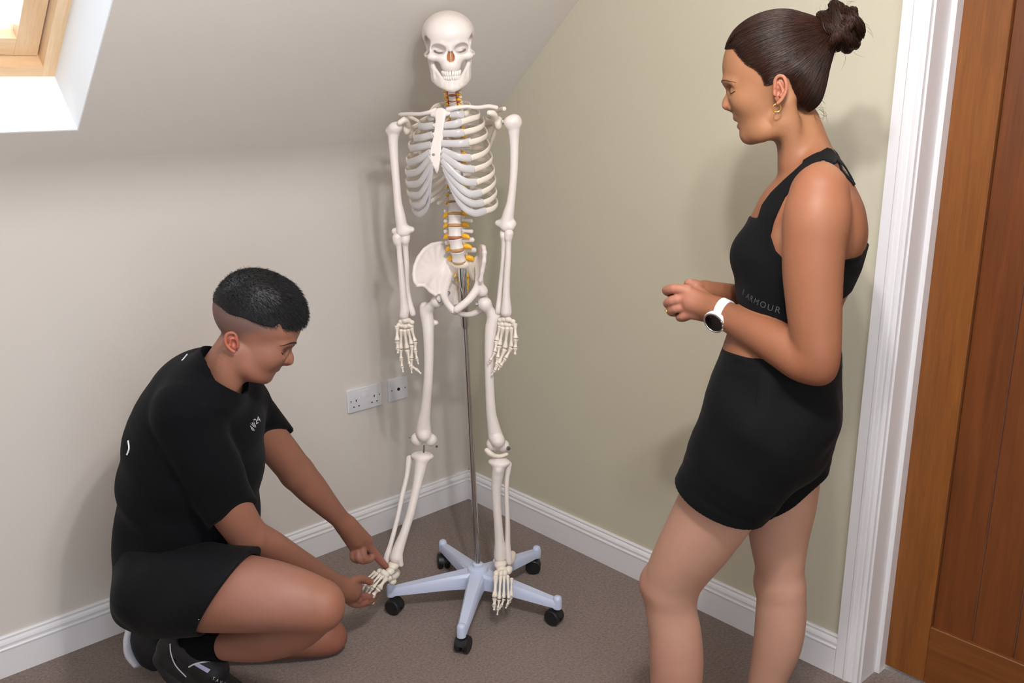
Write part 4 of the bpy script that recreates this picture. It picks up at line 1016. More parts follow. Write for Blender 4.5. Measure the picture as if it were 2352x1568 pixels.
def strand_mesh(A, r0, seg=3):
    """A (n,k,3) polylines -> thin tapered tubes as one mesh"""
    n, k, _ = A.shape; T = np.zeros_like(A); T[:, 1:-1] = A[:, 2:]-A[:, :-2]; T[:, 0] = A[:, 1]-A[:, 0]; T[:, -1] = A[:, -1]-A[:, -2]
    T /= np.maximum(np.linalg.norm(T, axis=2, keepdims=True), 1e-9)
    ref = np.array([.31, .52, .79]); a = np.cross(T, ref); a /= np.maximum(np.linalg.norm(a, axis=2, keepdims=True), 1e-9); b = np.cross(T, a)
    tap = np.interp(np.arange(k)/(k-1), [0, .15, .7, 1], [.7, 1, .9, .25])[None, :, None]*np.asarray(r0).reshape(-1, 1, 1)
    V = np.stack([A + (a*math.cos(2*math.pi*j/seg) + b*math.sin(2*math.pi*j/seg))*tap for j in range(seg)], 2).reshape(-1, 3)
    i = np.arange(n)[:, None, None]*k*seg + np.arange(k-1)[None, :, None]*seg; j = np.arange(seg)[None, None, :]
    F = np.stack([i+j, i+(j+1) % seg, i+seg+(j+1) % seg, i+seg+j], -1).reshape(-1, 4)
    return V, F

def lips(fr, rows_):
    cs = fch(fr, rows_, 4)
    c0_ = np.mean([c.a for c in cs], 0)
    def f(X):
        d = np.full(len(X), 1.); i = np.nonzero(((X-c0_)**2).sum(1) < .05**2)[0]
        if len(i): d[i] = np.min([c(X[i]) for c in cs], 0)
        return d
    return f
WT = side_frame(1790, 650, 1.955, -1, math.radians(9))
WH = side_frame(1760, 180, 1.945, -1, math.radians(5))
WB_ = np.array([*WT.at(1690, 1500, 0)[:2], 0.]); WL = WT.N
wm = empty('person', WB_)
tag(wm, 'standing woman with brown hair in a bun, black crop top and shorts, hands clasped', 'person')
# --- torso (also the base for the clothes)
TOR = [(1857, 508, 0, 122, 1.32), (1846, 560, 0, 134, 1.2), (1828, 610, 0, 132, 1.2), (1818, 660, 0, 120, 1.24), (1815, 710, 0, 110, 1.3), (1796, 770, 0, 116, 1.3), (1786, 820, 0, 124, 1.36), (1782, 875, 0, 134, 1.4), (1777, 925, 0, 136, 1.36), (1770, 965, 0, 126, 1.36)]
def w_torso(S):
    S.add(fch(WT, TOR, 3, WL), 0)
    S.add(fch(WT, [(1834, 285, 0, 48, 1.05), (1844, 325, 0, 53, 1.05), (1854, 360, 0, 57, 1.12), (1864, 395, 0, 62, 1.3), (1874, 430, 0, 66, 1.6)], 8, WL), .03)          # neck
    for s in (1, -1):
        S.add(fch(WT, [(1880, 372, s*.045, 30), (1886, 398, s*.10, 34), (1884, 432, s*.150, 42)], 3), .035)                                    # trapezius to shoulder
        S.add(fball(WT, 1742, 585, s*.062, 60, .056, 62), .022)                                                                               # bust
        S.add(fball(WT, 1940, 520, s*.075, 46, .060, 78, .25), .03)                                                                           # shoulder blade
        S.add(fball(WT, 1820, 955, s*.085, 80, .070, 84), .03)                                                                                # seat
S = SDF(); w_torso(S)
# near arm
ARM = [(1882, 448, .158, 66), (1876, 500, .172, 76), (1870, 560, .180, 71), (1867, 620, .184, 68), (1869, 690, .188, 63), (1873, 760, .192, 58), (1876, 815, .196, 53), (1877, 838, .197, 45)]
S.add(fch(WT, ARM, 7), .03)
S.add(fch(WT, [(1878, 842, .197, 42), (1846, 826, .190, 52), (1800, 797, .168, 50), (1750, 768, .135, 44), (1706, 745, .100, 38), (1672, 727, .070, 33), (1650, 716, .055, 31)], 7), .010)
S.add(fball(WT, 1888, 852, .197, 22, .018, 24), .012)
# far arm
S.add(fch(WT, [(1882, 450, -.155, 66), (1880, 520, -.185, 66), (1876, 620, -.215, 60), (1868, 720, -.235, 52), (1862, 770, -.238, 44)], 3), .03)
S.add(fch(WT, [(1858, 772, -.238, 42), (1800, 738, -.20, 44), (1740, 700, -.14, 37), (1690, 682, -.075, 29), (1640, 672, -.03, 25), (1618, 670, -.015, 26)], 3), .010)
# near hand, its back to the camera
def flat_hand(S, fr, quad, r, k=.008):
    p = [fr.at(*q) for q in quad]
    S.add([Tri(p[0], p[1], p[2], r), Tri(p[0], p[2], p[3], r)], k)
flat_hand(S, WT, [(1640, 696, .050), (1640, 730, .052), (1578, 718, .036), (1572, 668, .036)], .0125, .014)
S.add(fch(WT, [(1648, 714, .054, 27), (1620, 705, .050, 24), (1590, 694, .042, 22)], 3), .014)
HAND = [[(1582, 666, .036, 12.5), (1548, 663, .040, 11.5), (1531, 667, .022, 10.5), (1541, 673, .002, 9.5), (1556, 676, -.010, 8.5)],
        [(1576, 684, .038, 12.5), (1545, 690, .044, 11.8), (1534, 697, .024, 11), (1545, 701, .004, 9.8), (1560, 701, -.008, 8.8)],
        [(1580, 702, .038, 12), (1551, 708, .042, 11.2), (1541, 715, .024, 10.4), (1551, 718, .006, 9.4), (1565, 716, -.006, 8.4)],
        [(1588, 718, .038, 11), (1568, 726, .038, 10), (1561, 729, .022, 9.2), (1569, 731, .006, 8.4), (1580, 728, -.004, 7.6)]]
for fg in HAND: S.add(fch(WT, fg, 3), .004)
S.add(fch(WT, [(1632, 690, .040, 13), (1606, 668, .020, 12), (1580, 662, -.002, 10.5), (1562, 664, -.014, 9)], 3), .006)           # thumb
# far hand, cupped inside it
flat_hand(S, WT, [(1624, 660, -.014), (1624, 684, -.016), (1586, 688, -.012), (1582, 660, -.008)], .011, .010)
for i, (y0, l) in enumerate(((664, 0), (676, -.004), (688, -.008), (699, -.010))):
    S.add(fch(WT, [(1590, y0, l-.006, 10.5), (1568, y0+3, l-.020, 10), (1556, y0+8, l-.012, 9), (1566, y0+10, l+.002, 8.2)], 3), .003)
S.add(fch(WT, [(1618, 662, -.004, 12), (1602, 654, .008, 11), (1588, 650, .014, 10), (1580, 649, .016, 8)], 3), .006)
# legs
kn = WT.at(1540, 1352, .055); an = WT.at(1556, 1742, .055); kr = WT.at(1795, 1345, -.070); ar = WT.at(1738, 1645, -.070)
an[2] = .085; ar[2] = .085
def lerp(a, b, t): return a + (b-a)*t
S.add(fch(WT, [(1752, 990, .080, 104), (1700, 1070, .078, 102), (1655, 1150, .074, 92), (1606, 1232, .068, 82), (1562, 1300, .060, 70), (1539, 1346, .055, 63)], 8), .035)
k0 = mpp(kn)
cal = [(*kn, 62*k0), (*WT.at(1542, 1402, .055), 59*k0), (*WT.at(1550, 1455, .055), 61*k0), (*WT.at(1554, 1515, .055), 62*k0), (*WT.at(1553, 1570, .055), 59*k0)]
pe = WT.at(1553, 1570, .055)
cal += [(*lerp(pe, an, .45), .047), (*lerp(pe, an, .8), .037), (*an, .036)]
S.add(chain(cal, None, 7), .012); S.add(fball(WT, 1502, 1338, .055, 30, .030, 40, .1), .022)
S.add(fch(WT, [(1790, 990, -.085, 98), (1795, 1070, -.084, 88), (1794, 1150, -.080, 79), (1789, 1222, -.075, 68), (1791, 1300, -.071, 55), (1795, 1345, -.070, 52)], 8), .035)
pe = WT.at(1759, 1568, -.070); k0 = mpp(kr)
S.add(chain([(*kr, 52*k0), (*WT.at(1794, 1405, -.07), 57*k0), (*WT.at(1786, 1476, -.07), 55*k0), (*WT.at(1771, 1530, -.07), 47*k0), (*pe, 41*k0), (*lerp(pe, ar, .6), .036), (*ar, .035)], None, 6), .012)
S.add(fball(WT, 1757, 1335, -.070, 24, .028, 34, .1), .020)
for a in (an, ar):                                                                                             # bare feet on the carpet
    F = WT.F; lat = WL
    S.add([Cone(a - F*.035 + UP*-.045, a + UP*.0, .034, .036)], .02)
    S.add(chain([(*(a - F*.03 + UP*(-.050)), .032, 1.1), (*(a + F*.05 - UP*.040), .034, 1.15), (*(a + F*.12 - UP*.060), .022, 1.9), (*(a + F*.155 - UP*.068), .014, 2.6)], lat, 3), .02)
    for i, (dx, dl, r) in enumerate(((.185, .026, .012), (.190, .008, .0095), (.184, -.008, .009), (.174, -.022, .0088), (.162, -.034, .0085))):
        S.add([Cone(a + F*.150 + lat*dl*.9 - UP*.070, a + F*dx + lat*dl - UP*(.085-r), r, r)], .004)
# --- head
H = WH
S.add(fball(H, 1783, 140, 0, 112, .0745, 105, math.radians(14)), .012)
S.add(fball(H, 1748, 150, 0, 84, .066, 92, math.radians(-4)), .02)
S.add(fball(H, 1742, 202, 0, 64, .056, 80), .02)
S.add(fball(H, 1726, 262, 0, 33, .031, 36), .014)
S.add(fball(H, 1752, 264, 0, 46, .0475, 55), .02)
for s in (1, -1):
    S.add(fch(H, [(1790, 284, s*.040, 14), (1782, 296, s*.038, 14), (1752, 307, s*.029, 15), (1724, 311, s*.010, 13)], 4), .028)       # jaw
    S.add(fball(H, 1716, 230, s*.034, 28, .017, 22), .03)                                                                               # cheek
    S.add(fch(H, [(1670, 188, s*.008, 10), (1673, 185, s*.026, 10.5), (1690, 189, s*.044, 10)], 4), .010)                             # brow
    S.sub(fball(H, 1676, 206, s*.030, 13, .016, 9), .012)                                                                                # eye socket
    S.add(fball(H, 1692, 208, s*.032, 14.5, .0145, 12.5), .005)                                                                               # lowered lid over the eyeball
    S.add(fch(H, [(1681, 208, s*.021, 1.8), (1678.5, 210, s*.031, 2.2), (1686, 211, s*.043, 1.8)], 4), .0015)
    S.add(fball(H, 1681, 246, s*.0105, 9.5, .0070, 8.5), .004)                                                                          # nostril wing
    S.sub(fball(H, 1675, 254, s*.0065, 5, .0034, 3), .0015)
for s in (1, -1): S.add(fch(H, [(1808, 236, s*.048, 14), (1816, 275, s*.036, 16), (1818, 325, s*.028, 15), (1812, 372, s*.020, 13)], 6), .035)
S.add(fch(H, [(1683, 200, 0, 11), (1679, 217, 0, 10.5), (1671, 232, 0, 11), (1669.5, 241, 0, 11.2)], 4), .006)                          # nose
S.add(fch(H, [(1676, 249, 0, 6), (1687, 254, 0, 6.5)], 3), .005)
S.add(fch(H, [(1694, 257, 0, 8, 1.8), (1693, 267, 0, 8.6, 2.2)], 3, H.N), .006)
S.add(fch(H, [(1709, 279, -.023, 3.2), (1697, 274.5, -.013, 5), (1691, 272, -.004, 6), (1691, 272, .004, 6), (1697, 274.5, .013, 5), (1709, 279, .023, 3.2)], 4), .003)
S.add(fch(H, [(1710, 283, -.021, 3.4), (1703, 288.5, -.012, 6), (1699.5, 289.5, -.004, 6.6), (1699.5, 289.5, .004, 6.6), (1703, 288.5, .012, 6), (1710, 283, .021, 3.4)], 4), .003)
S.add(fball(H, 1719.5, 311, 0, 15.5, .017, 14.5), .010)                                                                                    # chin
S.sub(fch(H, [(1711, 280.6, -.020, 1.6), (1699, 280.4, -.010, 3.0), (1694, 280.2, 0, 3.6), (1699, 280.4, .010, 3.0), (1711, 280.6, .020, 1.6)], 4), .0015)   # parted lips
for s in (1, -1):                                                                                                                         # ears
    e = [(1780, 200), (1781, 183), (1790, 174), (1801, 178), (1806, 194), (1804, 212), (1796, 227), (1787, 237)]
    S.add([fball(H, 1792, 204, s*.073, 14, .006, 30, -.12)], .004)
    S.add(fch(H, [(x, y, s*(.079 + .004*min(i, 4)/4), 4.4) for i, (x, y) in enumerate(e)], 3), .003)
    S.add(fch(H, [(1790, 190, s*.079, 3.2), (1797, 204, s*.081, 3.4), (1792, 219, s*.080, 3.4)], 3), .003)
    S.add(fch(H, [(1779, 206, s*.077, 4.5), (1780, 217, s*.078, 4.5)], 2), .003)
    S.sub(fball(H, 1788, 211, s*.083, 6, .008, 8), .002); S.sub(fch(H, [(1786, 186, s*.083, 2.6), (1798, 192, s*.084, 2.6), (1800, 206, s*.084, 2.4)], 3), .002)
SKW = [srgb('#87563c')]
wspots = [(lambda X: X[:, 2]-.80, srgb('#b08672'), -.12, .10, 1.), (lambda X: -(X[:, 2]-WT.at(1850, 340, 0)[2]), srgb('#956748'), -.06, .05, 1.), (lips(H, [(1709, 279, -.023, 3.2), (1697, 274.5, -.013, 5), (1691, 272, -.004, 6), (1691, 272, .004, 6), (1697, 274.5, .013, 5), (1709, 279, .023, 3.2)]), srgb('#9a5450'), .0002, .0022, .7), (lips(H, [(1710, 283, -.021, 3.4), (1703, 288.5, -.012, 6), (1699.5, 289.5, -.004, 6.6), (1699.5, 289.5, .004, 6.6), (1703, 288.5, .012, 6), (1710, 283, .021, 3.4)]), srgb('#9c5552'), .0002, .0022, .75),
          (lambda X: near(H, 1795, 205, .085, 0.)(X), srgb('#a5604e'), .012, .034, .6), (lambda X: near(H, 1672, 246, 0, 0.)(X), srgb('#a06254'), .006, .02, .6),
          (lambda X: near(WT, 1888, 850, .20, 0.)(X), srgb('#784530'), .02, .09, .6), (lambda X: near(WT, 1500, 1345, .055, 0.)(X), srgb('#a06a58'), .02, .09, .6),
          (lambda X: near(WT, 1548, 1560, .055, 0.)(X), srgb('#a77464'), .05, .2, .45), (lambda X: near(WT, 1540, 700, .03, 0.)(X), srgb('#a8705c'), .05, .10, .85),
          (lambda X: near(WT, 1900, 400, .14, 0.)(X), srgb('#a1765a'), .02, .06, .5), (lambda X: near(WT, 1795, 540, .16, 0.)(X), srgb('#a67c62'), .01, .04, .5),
          (lambda X: near(WT, 1585, 645, .016, 0.)(X), srgb('#d9b4ad'), .002, .006, .8)]
_h0 = WT.at(1860, 330, 0); _c = WT.at(1590, 690, .01)
FINEW = [(_h0 + [-.6, -.6, .0], _h0 + [.6, .6, .5], .0017), (_c - .125, _c + .125, .0019)]
wbody = build_sdf('body', S, .0034, M_skin, wm, WB_, 0, lambda V: paint(V, SKW[0], wspots), FINEW)
W_BODY = S
# eyes, brows, teeth, earrings, nails
for s in (1, -1):
    p = [H.at(x, y, s*l) for x, y, l in ((1659, 189, .008), (1662, 184.5, .020), (1675, 183, .036), (1694, 188, .049))]
    A = spline(p, 5); A = settle(S, A); tubem('eyebrow', A + S.grad(A)*.0004, [.0004 + .0009*math.sin(math.pi*min(1, .25+i/len(A)*.8)) for i in range(len(A))], M_brow, wbody, WB_, 6)
    p = [H.at(x, y, s*l) for x, y, l in ((1680, 210, .024), (1679, 212.5, .031), (1685, 213, .041), (1693, 210, .049))]
    A = spline(p, 4); A = settle(S, A); tubem('eyelashes', A + S.grad(A)*.0005, .0008, M_hairb, wbody, WB_, 6)
    c = H.at(1784, 248, s*.082); k = mpp(c)
    ex = unit(H.F + H.N*.15*s); pts = [c + (ex*math.cos(a) + UP*math.sin(a))*9.2*k for a in np.linspace(math.pi/2+.28, math.pi/2+2*math.pi-.28, 24)]
    tubem('earring', pts, [.0014*(.55+.45*math.sin(math.pi*i/23)) for i in range(24)], M_gold, wbody, WB_, 8)
b = MB()
for i in range(-3, 4): b.box(tuple(H.at(1702 + abs(i)*1.5, 280.5, i*.006) - np.array([.003, .003, .003])), tuple(H.at(1702 + abs(i)*1.5, 280.5, i*.006) + np.array([.003, .003, .004])), 0, .001)
b.build('teeth', M_teeth, wbody, WB_)
# --- hair, slicked back to a bun
cap = SDF()
cap.add(fball(H, 1783, 140, 0, 112, .0745, 105, math.radians(14))); cap.add(fball(H, 1748, 150, 0, 84, .066, 92, math.radians(-4)), .02)
cap.add(fball(H, 1836, 196, 0, 48, .050, 64, math.radians(8)), .02)
cap.add(fball(H, 1868, 95, 0, 34, .034, 34), .03)
hl = poly2(H, [(1655, 108), (1664, 113), (1684, 112), (1697, 128), (1716, 148), (1738, 160), (1752, 176), (1758, 196), (1767, 194), (1778, 176), (1796, 168), (1812, 178), (1822, 205), (1836, 235), (1852, 254), (1872, 268), (1930, 260), (1990, 60), (1850, -40), (1690, 0), (1640, 60)], .055)
cap.off(lambda X: -.0006 - .0050*np.clip(-hl(X)/.028, 0, 1)**.7)
capfull = SDF(); capfull.items = list(cap.items)
cap.cut([Fun(hl)], .004)
hair = build_sdf('hair', cap, .0024, M_hairb, wm, WB_, 1)
Vh = np.array([v.co[:] for v in hair.data.vertices]) + WB_
BUN = H.at(1884, 84, 0)
hd = hl(Vh); g = capfull(Vh); cand = np.where((hd < -.0015) & (np.abs(g) < .0012))[0]
seeds = Vh[RNG.choice(cand, min(3200, len(cand)), False)]
rim = Vh[np.where((np.abs(hd) < .004) & (np.abs(g) < .004))[0]]; rim = rim[RNG.choice(len(rim), min(1500, len(rim)), False)]
X = np.concatenate([seeds, rim]); path = []
lift = .0004 + RNG.random(len(X))*.0012
for st_ in range(15):
    n = capfull.grad(X); X = X - n*(capfull(X)-lift)[:, None]; path.append(X.copy())
    d = BUN - X; dl = np.linalg.norm(d, axis=1); d = d/np.maximum(dl, 1e-6)[:, None] + RNG.normal(0, .05, X.shape)
    d = d - n*(d*n).sum(1)[:, None]; d /= np.maximum(np.linalg.norm(d, axis=1), 1e-6)[:, None]
    X = X + d*np.minimum(.0065, dl*.4)[:, None]
Vs, Fs = strand_mesh(np.stack(path, 1), .00032 + RNG.random(len(X))*.0004)
tag(link('hair_strands', mesh_from('hair_strands', Vs, Fs, True, [M_hairb2]), hair, WB_), kind='stuff')
bun = SDF(); rb = random.Random(11)
bc = H.at(1926, 66, 0); kk = mpp(bc)
bun.add(Ell(bc, (46*kk, 43*kk, 50*kk), np.array([H.F, H.N, UP])))
ax_ = unit(H.F*.9 - UP*.35)
for i in range(15):
    t0 = rb.uniform(0, 6.28); tilt = rb.uniform(-.9, .9); R_ = rb.uniform(34, 50)*kk; pts = []
    u1 = unit(np.cross(ax_, UP) + ax_*tilt*rb.uniform(-1, 1)); u2 = unit(np.cross(ax_ + UP*tilt, u1))
    o = ax_*rb.uniform(-14, 14)*kk
    for j in range(8):
        a = t0 + j*.42; rr = R_*(1+.07*math.sin(3*a+i)); pts.append((*(bc + o + (u1*math.cos(a) + u2*math.sin(a))*rr), (3 + 9*math.sin(math.pi*(j+.6)/8.2))*kk))
    bun.add(chain(pts, None, 2), .003)
bun.add(fch(H, [(1872, 96, 0, 24), (1892, 84, 0, 22), (1908, 74, 0, 26)], 3), .012)
bo = build_sdf('bun', bun, .0022, M_hairb, hair, WB_, 0)
Vb = np.array([v.co[:] for v in bo.data.vertices]) + WB_
X = Vb[RNG.choice(len(Vb), 700, False)]; path = []; w0 = RNG.normal(0, .5, X.shape); lift = .0004 + RNG.random(len(X))*.0016
for st_ in range(11):
    n = bun.grad(X); X = X - n*(bun(X)-lift)[:, None]; path.append(X.copy())
    d = np.cross(ax_ + w0*.5, X - bc); d = d - n*(d*n).sum(1)[:, None]; d /= np.maximum(np.linalg.norm(d, axis=1), 1e-6)[:, None]; X = X + d*.0052
Vs, Fs = strand_mesh(np.stack(path, 1), .0005 + RNG.random(len(X))*.0005)
tag(link('hair_strands', mesh_from('hair_strands', Vs, Fs, True, [M_hairb2]), hair, WB_), kind='stuff')
fly = []
for i in range(46):                                                                      # stray curls at the nape and round the bun
    if i < 22: p = H.at(rb.uniform(1858, 1886), rb.uniform(215, 268), rb.uniform(-.045, .045)); d = unit(-H.F*rb.uniform(.4, 1) - UP*rb.uniform(-.4, .8) + H.N*rb.uniform(-.6, .6))
    else:
        a = rb.uniform(0, 6.28); d = unit(H.F*math.cos(a) + UP*math.sin(a) + H.N*rb.uniform(-.5, .5)); p = bc + d*46*kk
    c1 = unit(np.cross(d, [rb.uniform(-1, 1), rb.uniform(-1, 1), rb.uniform(-1, 1)])); L_ = rb.uniform(.012, .034)
    fly.append([p + d*L_*t - UP*L_*.35*t*t + c1*L_*.35*math.sin(3.2*t) for t in np.linspace(0, 1, 11)])
Vs, Fs = strand_mesh(np.array(fly), np.full(len(fly), .00028))
tag(link('hair_strands', mesh_from('hair_strands', Vs, Fs, True, [M_hairb2]), hair, WB_), kind='stuff')
# --- crop top
T = SDF(); w_torso(T); T.off(-.0035)
topP = [(1733, 505), (1742, 474), (1762, 446), (1790, 418), (1840, 374), (1888, 344), (1925, 342), (1952, 372), (1974, 425), (1963, 428), (1943, 400), (1918, 380), (1890, 368), (1852, 393), (1803, 453), (1780, 508), (1773, 540), (1786, 572), (1812, 594), (1900, 602), (1962, 596), (2015, 590), (2015, 672), (1960, 690), (1895, 716), (1812, 740), (1760, 735), (1695, 713), (1640, 700), (1640, 560), (1700, 510)]
T.cut([Fun(poly2(WT, topP, .12))], .0015)
T.sub(fch(WT, [(1830, 250, 0, 66), (1850, 340, 0, 74), (1862, 392, 0, 78)], 3), .004)
T.sub(fch(WT, [(1748, 425, 0, 50), (1744, 455, 0, 30)], 3), .004)
top = build_sdf('crop_top', T, .0030, M_fabric, wm, WB_, 0)
for s in (1, -1):                                                                          # straps running over the shoulders to the back
    A = on_surface(W_BODY, [P(x, y, 1.6) for x, y in spline([(1846, 376), (1868, 361), (1892, 354), (1914, 359), (1933, 375), (1949, 399), (1962, 424)], 5)], 'ray', .0012)
    if s < 0: A = A - 2*((A-WT.O)@WL)[:, None]*WL; A = settle(W_BODY, A) + W_BODY.grad(A)*.0012
    b = MB(); b.tube(A, np.interp(np.linspace(0, 1, len(A)), [0, .4, 1], [.0105, .0105, .0075]).tolist(), 12, up=W_BODY.grad(A).tolist(), flat=.22); b.build('strap', M_fabric, top, WB_, True)
# --- shorts
SH = SDF(); SH.add(fch(WT, [(1793, 812, 0, 128, 1.34), (1784, 875, 0, 142, 1.38), (1778, 930, 0, 150, 1.36), (1770, 985, 0, 144, 1.36)], 3, WL), 0)
for s in (1, -1): SH.add(fball(WT, 1830, 955, s*.085, 94, .085, 98), .03)
SH.cut([Half(WT.at(1790, 779, 0), UP*.97 + WT.F*.16)], .004)
def plane_through(a, b_, L, sgn):
    n = np.cross(b_-a, L); n = unit(n); n = n if n@UP*sgn > 0 else -n; return Half(a, n)
tb = SDF().add(fch(WT, [(1752, 970, .082, 138), (1702, 1065, .082, 126), (1655, 1145, .080, 112), (1620, 1215, .076, 104)], 3), 0)
tb.cut([plane_through(WT.at(1570, 1098, .08), WT.at(1738, 1192, .08), WL, -1)], .001)
SH.add([wrapS(tb)], .02)
tb2 = SDF().add(fch(WT, [(1800, 975, -.085, 118), (1802, 1060, -.085, 98), (1799, 1140, -.085, 88), (1797, 1215, -.085, 84)], 3), 0)
tb2.cut([plane_through(WT.at(1880, 1104, -.085), WT.at(1762, 1176, -.085), WL, -1)], .001)
SH.add([wrapS(tb2)], .02)
SH.off(lambda X: -.0022*np.sin(58*((X-WT.O)@WT.F) + 20*((X-WT.O)@UP))*np.clip(((X-WT.O)@UP + .40)/.12, 0, 1)*np.clip((-.03-(X-WT.O)@UP)/.08, 0, 1) - .0016*np.sin(31*((X-WT.O)@WT.F) - 44*((X-WT.O)@UP) + 9*((X-WT.O)@WT.N)))
SH.sub(fch(WT, [(1690, 1090, .080, 114), (1640, 1170, .078, 104), (1600, 1250, .076, 98)], 3), .002)
SH.sub(fch(WT, [(1800, 1090, -.085, 88), (1799, 1150, -.085, 83), (1797, 1230, -.085, 79)], 3), .002)
shorts = build_sdf('shorts', SH, .0028, M_fabric2, wm, WB_, 0)
tubem('side_seam', [p + WT.N*.0012 for p in [WT.at(1738, y, .3) for y in ()]] or [WT.at(1738, 870, .196), WT.at(1737, 930, .205)], .0006, M_fabric, shorts, WB_)
# --- printed marks laid on the cloth
def text_mesh(txt, size, font_extrude=0.):
    cu = bpy.data.curves.new('txt', 'FONT'); cu.body = txt; cu.size = 1; cu.resolution_u = 4
    o = bpy.data.objects.new('txt', cu); COL.objects.link(o); dg = bpy.context.evaluated_depsgraph_get(); dg.update()
    me = bpy.data.meshes.new_from_object(o.evaluated_get(dg)); bpy.data.objects.remove(o)
    import bmesh
    bm = bmesh.new(); bm.from_mesh(me); bmesh.ops.triangulate(bm, faces=bm.faces); bmesh.ops.subdivide_edges(bm, edges=[e for e in bm.edges if e.calc_length() > .12], cuts=1, use_grid_fill=True); bmesh.ops.triangulate(bm, faces=bm.faces)
    V = np.array([v.co[:] for v in bm.verts]); F = [tuple(v.index for v in f.verts) for f in bm.faces]; bm.free(); return V*size, F
def letter(name, ch, fr, px, py, lat, hpx, ang, Sd, m, parent, base, direction, wfac=1., lift=.0009):
    V, F = text_mesh(ch, 1.0); V[:, 0] -= V[:, 0].mean(); V[:, 1] -= .35
    c = fr.at(px, py, lat); k = mpp(c)*hpx/.70; ex = fr.N*0 + unit(np.cross(UP, -direction)); ex = ex if ex@AR > 0 else -ex
    a, b_ = ex*math.cos(ang) + UP*math.sin(ang), -ex*math.sin(ang) + UP*math.cos(ang)
    X = c + V[:, :1]*k*wfac*a + V[:, 1:2]*k*b_
    return link(name, mesh_from(name, on_surface(Sd, X, direction, lift), F, False, [m]), parent, base)
M_print = mat('grey_print', '#4a4c54', .6); M_white_print = mat('white_print', '#d9dade', .5)
for ch, x, y, w in (('R', 1695, 683, .35), ('\u2019', 1700.5, 680, .5), ('A', 1708, 690, .6), ('R', 1718, 694.5, .65), ('M', 1730.5, 699.5, .75), ('O', 1747.5, 705, .85), ('U', 1765, 711, .95), ('R', 1783, 716, 1.0)):
    if ch == '\u2019': continue
    letter('letter', ch, WT, x, y, .16, 15.5, -.30 if x < 1760 else -.2, T, M_print, top, WB_, -WT.N, w)
sd = []
b = MB()
def mark(name, polys, fr, px, py, lat, Sd, m, parent, base, direction, sc=1., ang=0.):
    for pl in polys:
        n = len(pl); c = fr.at(px, py, lat); k = mpp(c)*sc; ex = unit(np.cross(UP, -direction)); ex = ex if ex@AR > 0 else -ex
        a, b_ = ex*math.cos(ang) + UP*math.sin(ang), -ex*math.sin(ang) + UP*math.cos(ang)
        X = np.array([c + a*k*x - b_*k*y for x, y in pl]); X = np.vstack([X, X.mean(0)]); X = on_surface(Sd, X, direction, .0012)
        link(name, mesh_from(name, X, [(i, (i+1) % n, n) for i in range(n)], False, [m]), parent, base)
def circ(cx, cy, r, a0=0., a1=360., n=16): return [(cx + r*math.cos(math.radians(a0+(a1-a0)*i/n)), cy + r*math.sin(math.radians(a0+(a1-a0)*i/n))) for i in range(n + (0 if a1-a0 >= 360 else 1))]
mark('logo_dot', [circ(-3.6, 3.4, 4.0), circ(-3.9, -4.4, 3.6), circ(1.2, 4.4, 6.0, -90, 60), circ(1.5, -3.2, 6.0, -90, 60)], WT, 1631, 1100, .16, SH, M_white_print, shorts, WB_, -WT.N, 1.05, -.25)
# --- watch and rings on the near hand
wc = WT.at(1642, 739, .099); wn_ = unit(WT.N*.86 - WT.F*(-.30) - UP*.35)
M_wface = mat('watch_glass', '#050506', .08, spec=.7); M_strap = mat('white_silicone', '#e8e7ec', .45, bump=(500, .15, 2)); M_steel = mat('watch_steel', '#c9c5c0', .25, .85)
wa = empty('wristwatch', wc); tag(wa, 'white strapped smartwatch with round black face on the standing woman\u2019s left wrist', 'watch')
kW = mpp(wc)
b = MB(); b.lathe([(0.0174, -.006), (0.0238, -.0055), (0.0249, -.001), (0.0247, .003), (0.0226, .0048), (0.0203, .0042)], wc, wn_, 36); b.build('case', M_strap, wa, wc, True)
b = MB(); b.lathe([(0.0229, .0040), (0.0239, .0046), (0.0239, .0056), (0.0209, .0060), (0.0200, .0046)], wc, wn_, 36); b.build('bezel', M_steel, wa, wc, True)
b = MB(); b.lathe([(0.0202, .0030), (0.0204, .0052), (0.0186, .0056), (0, .0057)], wc, wn_, 36); b.build('watch_face', M_wface, wa, wc, True)
axw = unit(WT.at(1650, 716, .055) - WT.at(1706, 745, .100))     # along the forearm towards the hand
wr = WT.at(1658, 720, .060); t1 = unit(wn_ - axw*(wn_@axw)); t2 = np.cross(axw, t1)
for k_ in range(5):
    pass
sidev = unit(np.cross(wn_, t2)); 
for s in (-1, 1):
    for q in (-1, 0, 1):
        b = MB(); d = unit(-axw + t2*.45*q); b.lathe([(.0022, 0), (.0022, .0025), (.001, .003)], wc + d*.0245, d, 10)
        if s > 0: b.build('button', M_steel, wa, wc, True)
ring_c = wc - wn_*.030
pts = []; ups = []
for i in range(30):
    a = math.radians(24 + 312*i/29); dirv = wn_*math.cos(a) + t2*math.sin(a)
    o0 = ring_c + dirv*.2
    pr = on_surface(W_BODY, [o0 + 0*axw], -dirv, .0016)[0] if False else None
    pts.append(dirv)
core = wc - wn_*.038
Xs = np.array([core + d*.050 for d in pts]); dn = np.array(pts)
for _ in range(50): Xs = Xs - dn*np.clip(W_BODY(Xs), -.01, .01)[:, None]*.8
rad = np.linalg.norm(Xs - core, axis=1); rad = np.minimum(rad, .040); rad = np.convolve(np.pad(rad, 2, mode='edge'), np.ones(5)/5, 'valid')
Vw = []; Fw = []
rad[0] = np.linalg.norm(wc + t2*.018 - core) if False else rad[0]
for i, d in enumerate(pts):
    for (w, h) in ((-.0118, .0004), (.0118, .0004), (.0113, .0028), (-.0113, .0028)): Vw.append(core + d*(rad[i]+h) + axw*w)
